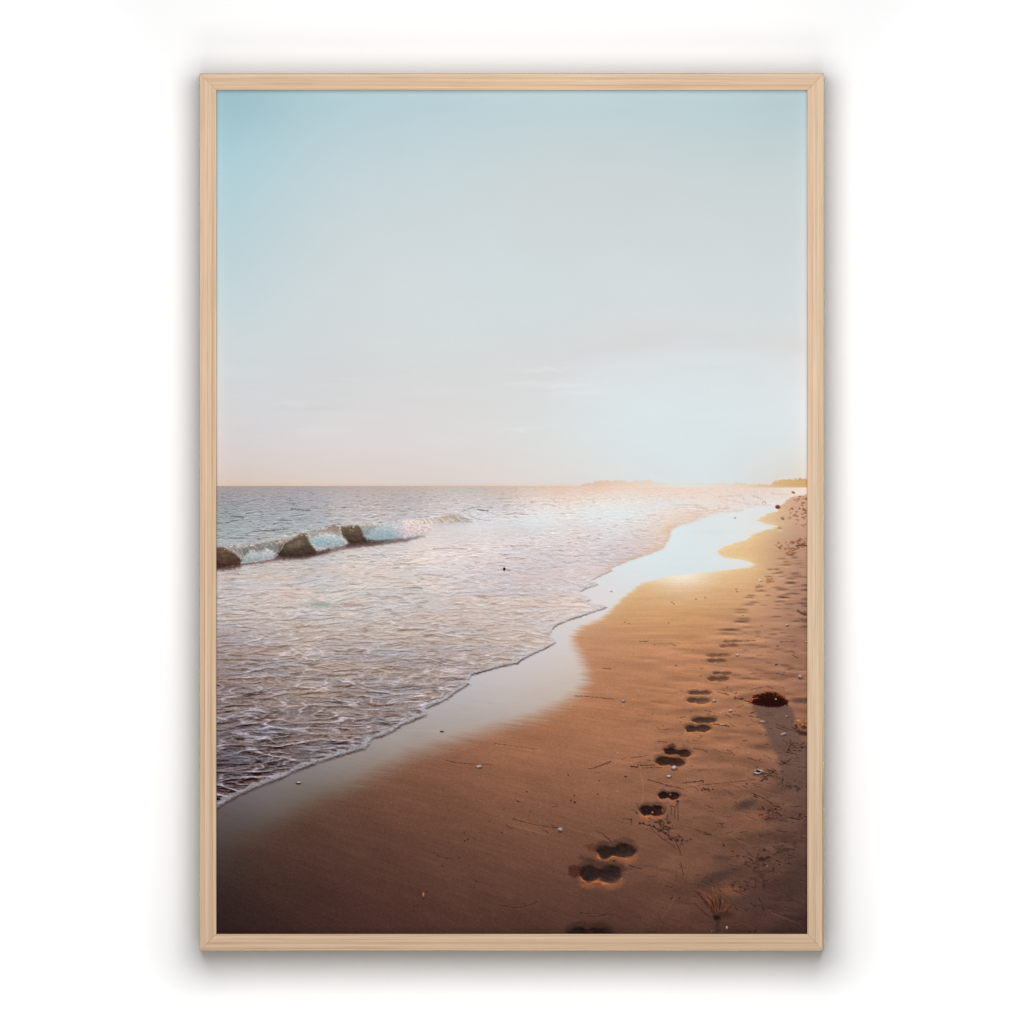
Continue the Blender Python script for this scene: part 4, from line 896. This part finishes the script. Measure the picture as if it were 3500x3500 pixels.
patch(R('F', 1790, 1010, 1860, 1040, 1960, 1060, 1960, 1100, 1860, 1085), (52, 34, 30), .75, 5, 5, 10, 25)
litter(*at('F', 1240, 690), 60, 14, 9, (104, 66, 50), 1, 2.4, 26); litter(*at('I', 1640, 770), 60, 50, 18, (52, 34, 30), 1.2, 3, 27); litter(*at('I', 520, 490), 50, 26, 16, (52, 32, 28), 1.2, 3, 28)
# pale shells and coral bits
for k_, x_, y_, rx, ry, c_ in [('F', 1270, 325, 6, 4, (216, 206, 204)), ('F', 1050, 757, 7, 4.5, (206, 186, 176)), ('F', 1207, 852, 6.5, 4.5, (214, 200, 192)), ('F', 195, 758, 7, 4.5, (196, 170, 170)), ('F', 675, 1388, 11, 7, (224, 214, 208)), ('F', 627, 1470, 7.5, 4.5, (218, 208, 202)),
                             ('F', 1470, 1425, 19, 9, (222, 206, 186)), ('F', 1510, 956, 15, 4, (196, 168, 148)), ('F', 1704, 1074, 11, 4.5, (204, 188, 176)), ('F', 1865, 530, 8, 6, (206, 180, 166)), ('F', 1740, 45, 6, 3.5, (208, 186, 176)), ('F', 1740, 905, 7, 3, (176, 158, 150)), ('F', 1253, 680, 4.5, 3, (200, 178, 164)), ('F', 1130, 985, 14, 2.4, (196, 170, 152)),
                             ('I', 1175, 1460, 5.5, 5.5, (206, 180, 152)), ('I', 625, 30, 8, 4.5, (216, 206, 200)), ('I', 1475, -2, 16, 4, (206, 200, 194)), ('H', 1420, 532, 8, 7, (206, 200, 206)), ('H', 130, 1148, 4, 9, (206, 150, 104)), ('E', 652, 1380, 10, 5.5, (206, 196, 192)), ('G', 772, 92, 9, 4, (226, 210, 200)), ('F', 1920, 203, 4, 3, (200, 180, 172)), ('I', 1555, 882, 3.5, 4, (176, 128, 96)),
                             ('I', 1030, 1495, 3, 4, (160, 116, 88)), ('I', 565, 355, 5, 8, (150, 104, 82))]:
    cx, cy = at(k_, x_, y_)
    spot(cx + 1, cy + ry * 0.9, rx * 1.05, ry * 0.9, (70, 46, 42), .75, -.05, .5, .2, 1)
    spot(cx, cy, rx * .78, ry * .74, np.array(c_) * .84, .85, g.uniform(-.35, .2), .5, .95, int(x_))
    spot(cx - rx * .1, cy - ry * .25, rx * .42, ry * .3, np.array(c_) * .97, .8, g.uniform(-.4, .3), .6, .8, int(x_) + 5)
spot(*at('F', 1468, 1427), 9, 4.5, (30, 18, 16), .95, .1, .4, .4, 5); spot(*at('E', 305, 1053), 7.5, 3, (50, 36, 34), .95, 0, .45, .3, 2); spot(*at('G', 768, 102), 8, 3, (40, 28, 26), .8)
# sparkling grains
for _ in range(420):
    x_, y_ = rng.uniform(1250, 2760), rng.uniform(2250, 3190)
    if rng.uniform() > smooth(1200, 2500, np.array(x_)) + .1 or is_sand[int((y_ - PY0) / STEP), int((x_ - PX0) / STEP)] < .9:
        continue
    b = img[int((y_ - PY0) / STEP), int((x_ - PX0) / STEP)]
    k_ = rng.uniform() < .5
    spot(x_, y_, rng.uniform(.9, 2.0), rng.uniform(.8, 1.6), b * (1.5 if k_ else .55), rng.uniform(.4, .9), 0, .6)
# fine grain of the print
gr = rng.standard_normal(X.shape).astype(np.float32)
gr = (gr + np.roll(gr, 1, 0) + np.roll(gr, 1, 1) + np.roll(np.roll(gr, 1, 0), 1, 1)) * 0.5
img += (gr * (0.25 + (1.2 + 2.2 * smooth(2050, 2700, Y)) * is_sand + 1.4 * (below * (1 - land_a)))).astype(np.float32)[..., None] * (0.35 + img / 255)
img = np.clip(img, 4, 250)

# ---------------------------------------------------------------- the sheet that carries the ink
ink = np.clip(img, 0, 255).astype(np.float32) / 255.0
ink = np.where(ink <= 0.04045, ink / 12.92, ((ink + 0.055) / 1.055) ** 2.4)
# the colours above were read off the lit sheet: divide by the lamp's level there to get the ink's own reflectance
lx, ly = (X - 1750) / 1000, (Y - 1750) / 1500
level = 1.201 - 0.030 * lx ** 2 - 0.1147 * ly - 0.050 * ly ** 2 + 0.0112 * ly ** 3
ink = np.clip(ink * (INK_GAIN / level)[..., None], 0.0, 0.95)
TH = 0.004                                                  # print mounted on a thin board
yf_ = -DEPTH + RECESS
vx = (gx - fc[0]) * MPU
vz = -(gy - fc[1]) * MPU
VX, VZ = np.meshgrid(vx, vz)
front = np.stack([VX, np.full_like(VX, yf_), VZ], -1).reshape(-1, 3)
nf = NX * NY
idx = np.arange(nf).reshape(NY, NX)
quads = np.stack([idx[:-1, :-1], idx[1:, :-1], idx[1:, 1:], idx[:-1, 1:]], -1).reshape(-1, 4)
ring = np.concatenate([idx[0, :], idx[1:, -1], idx[-1, -2::-1], idx[-2:0:-1, 0]])
nr = len(ring)
backv = front[ring].copy(); backv[:, 1] += TH
bi = nf + np.arange(nr)
side = np.stack([ring, np.roll(ring, -1), np.roll(bi, -1), bi], -1)
verts = np.concatenate([front, backv])
loops = np.concatenate([quads.ravel(), side.ravel(), bi[::-1]]).astype(np.int32)
npoly = len(quads) + len(side) + 1
starts = np.concatenate([np.arange(len(quads) + len(side)) * 4, [4 * (len(quads) + len(side))]]).astype(np.int32)
me = bpy.data.meshes.new('print')
me.vertices.add(len(verts)); me.vertices.foreach_set('co', verts.astype(np.float32).ravel())
me.loops.add(len(loops)); me.loops.foreach_set('vertex_index', loops)
me.polygons.add(npoly); me.polygons.foreach_set('loop_start', starts)
me.update(calc_edges=True)
att = me.attributes.new('ink', 'FLOAT_COLOR', 'POINT')
rgba = np.ones((len(verts), 4), np.float32)
rgba[:nf, :3] = ink.reshape(-1, 3)
rgba[nf:, :3] = 0.8
att.data.foreach_set('color', rgba.ravel())
me.materials.append(print_material())
sheet = bpy.data.objects.new('print', me)
coll.objects.link(sheet)
sheet.parent = picture
sheet['label'] = 'printed beach photograph of pale sky, breaking wave, wet shoreline and footprints'
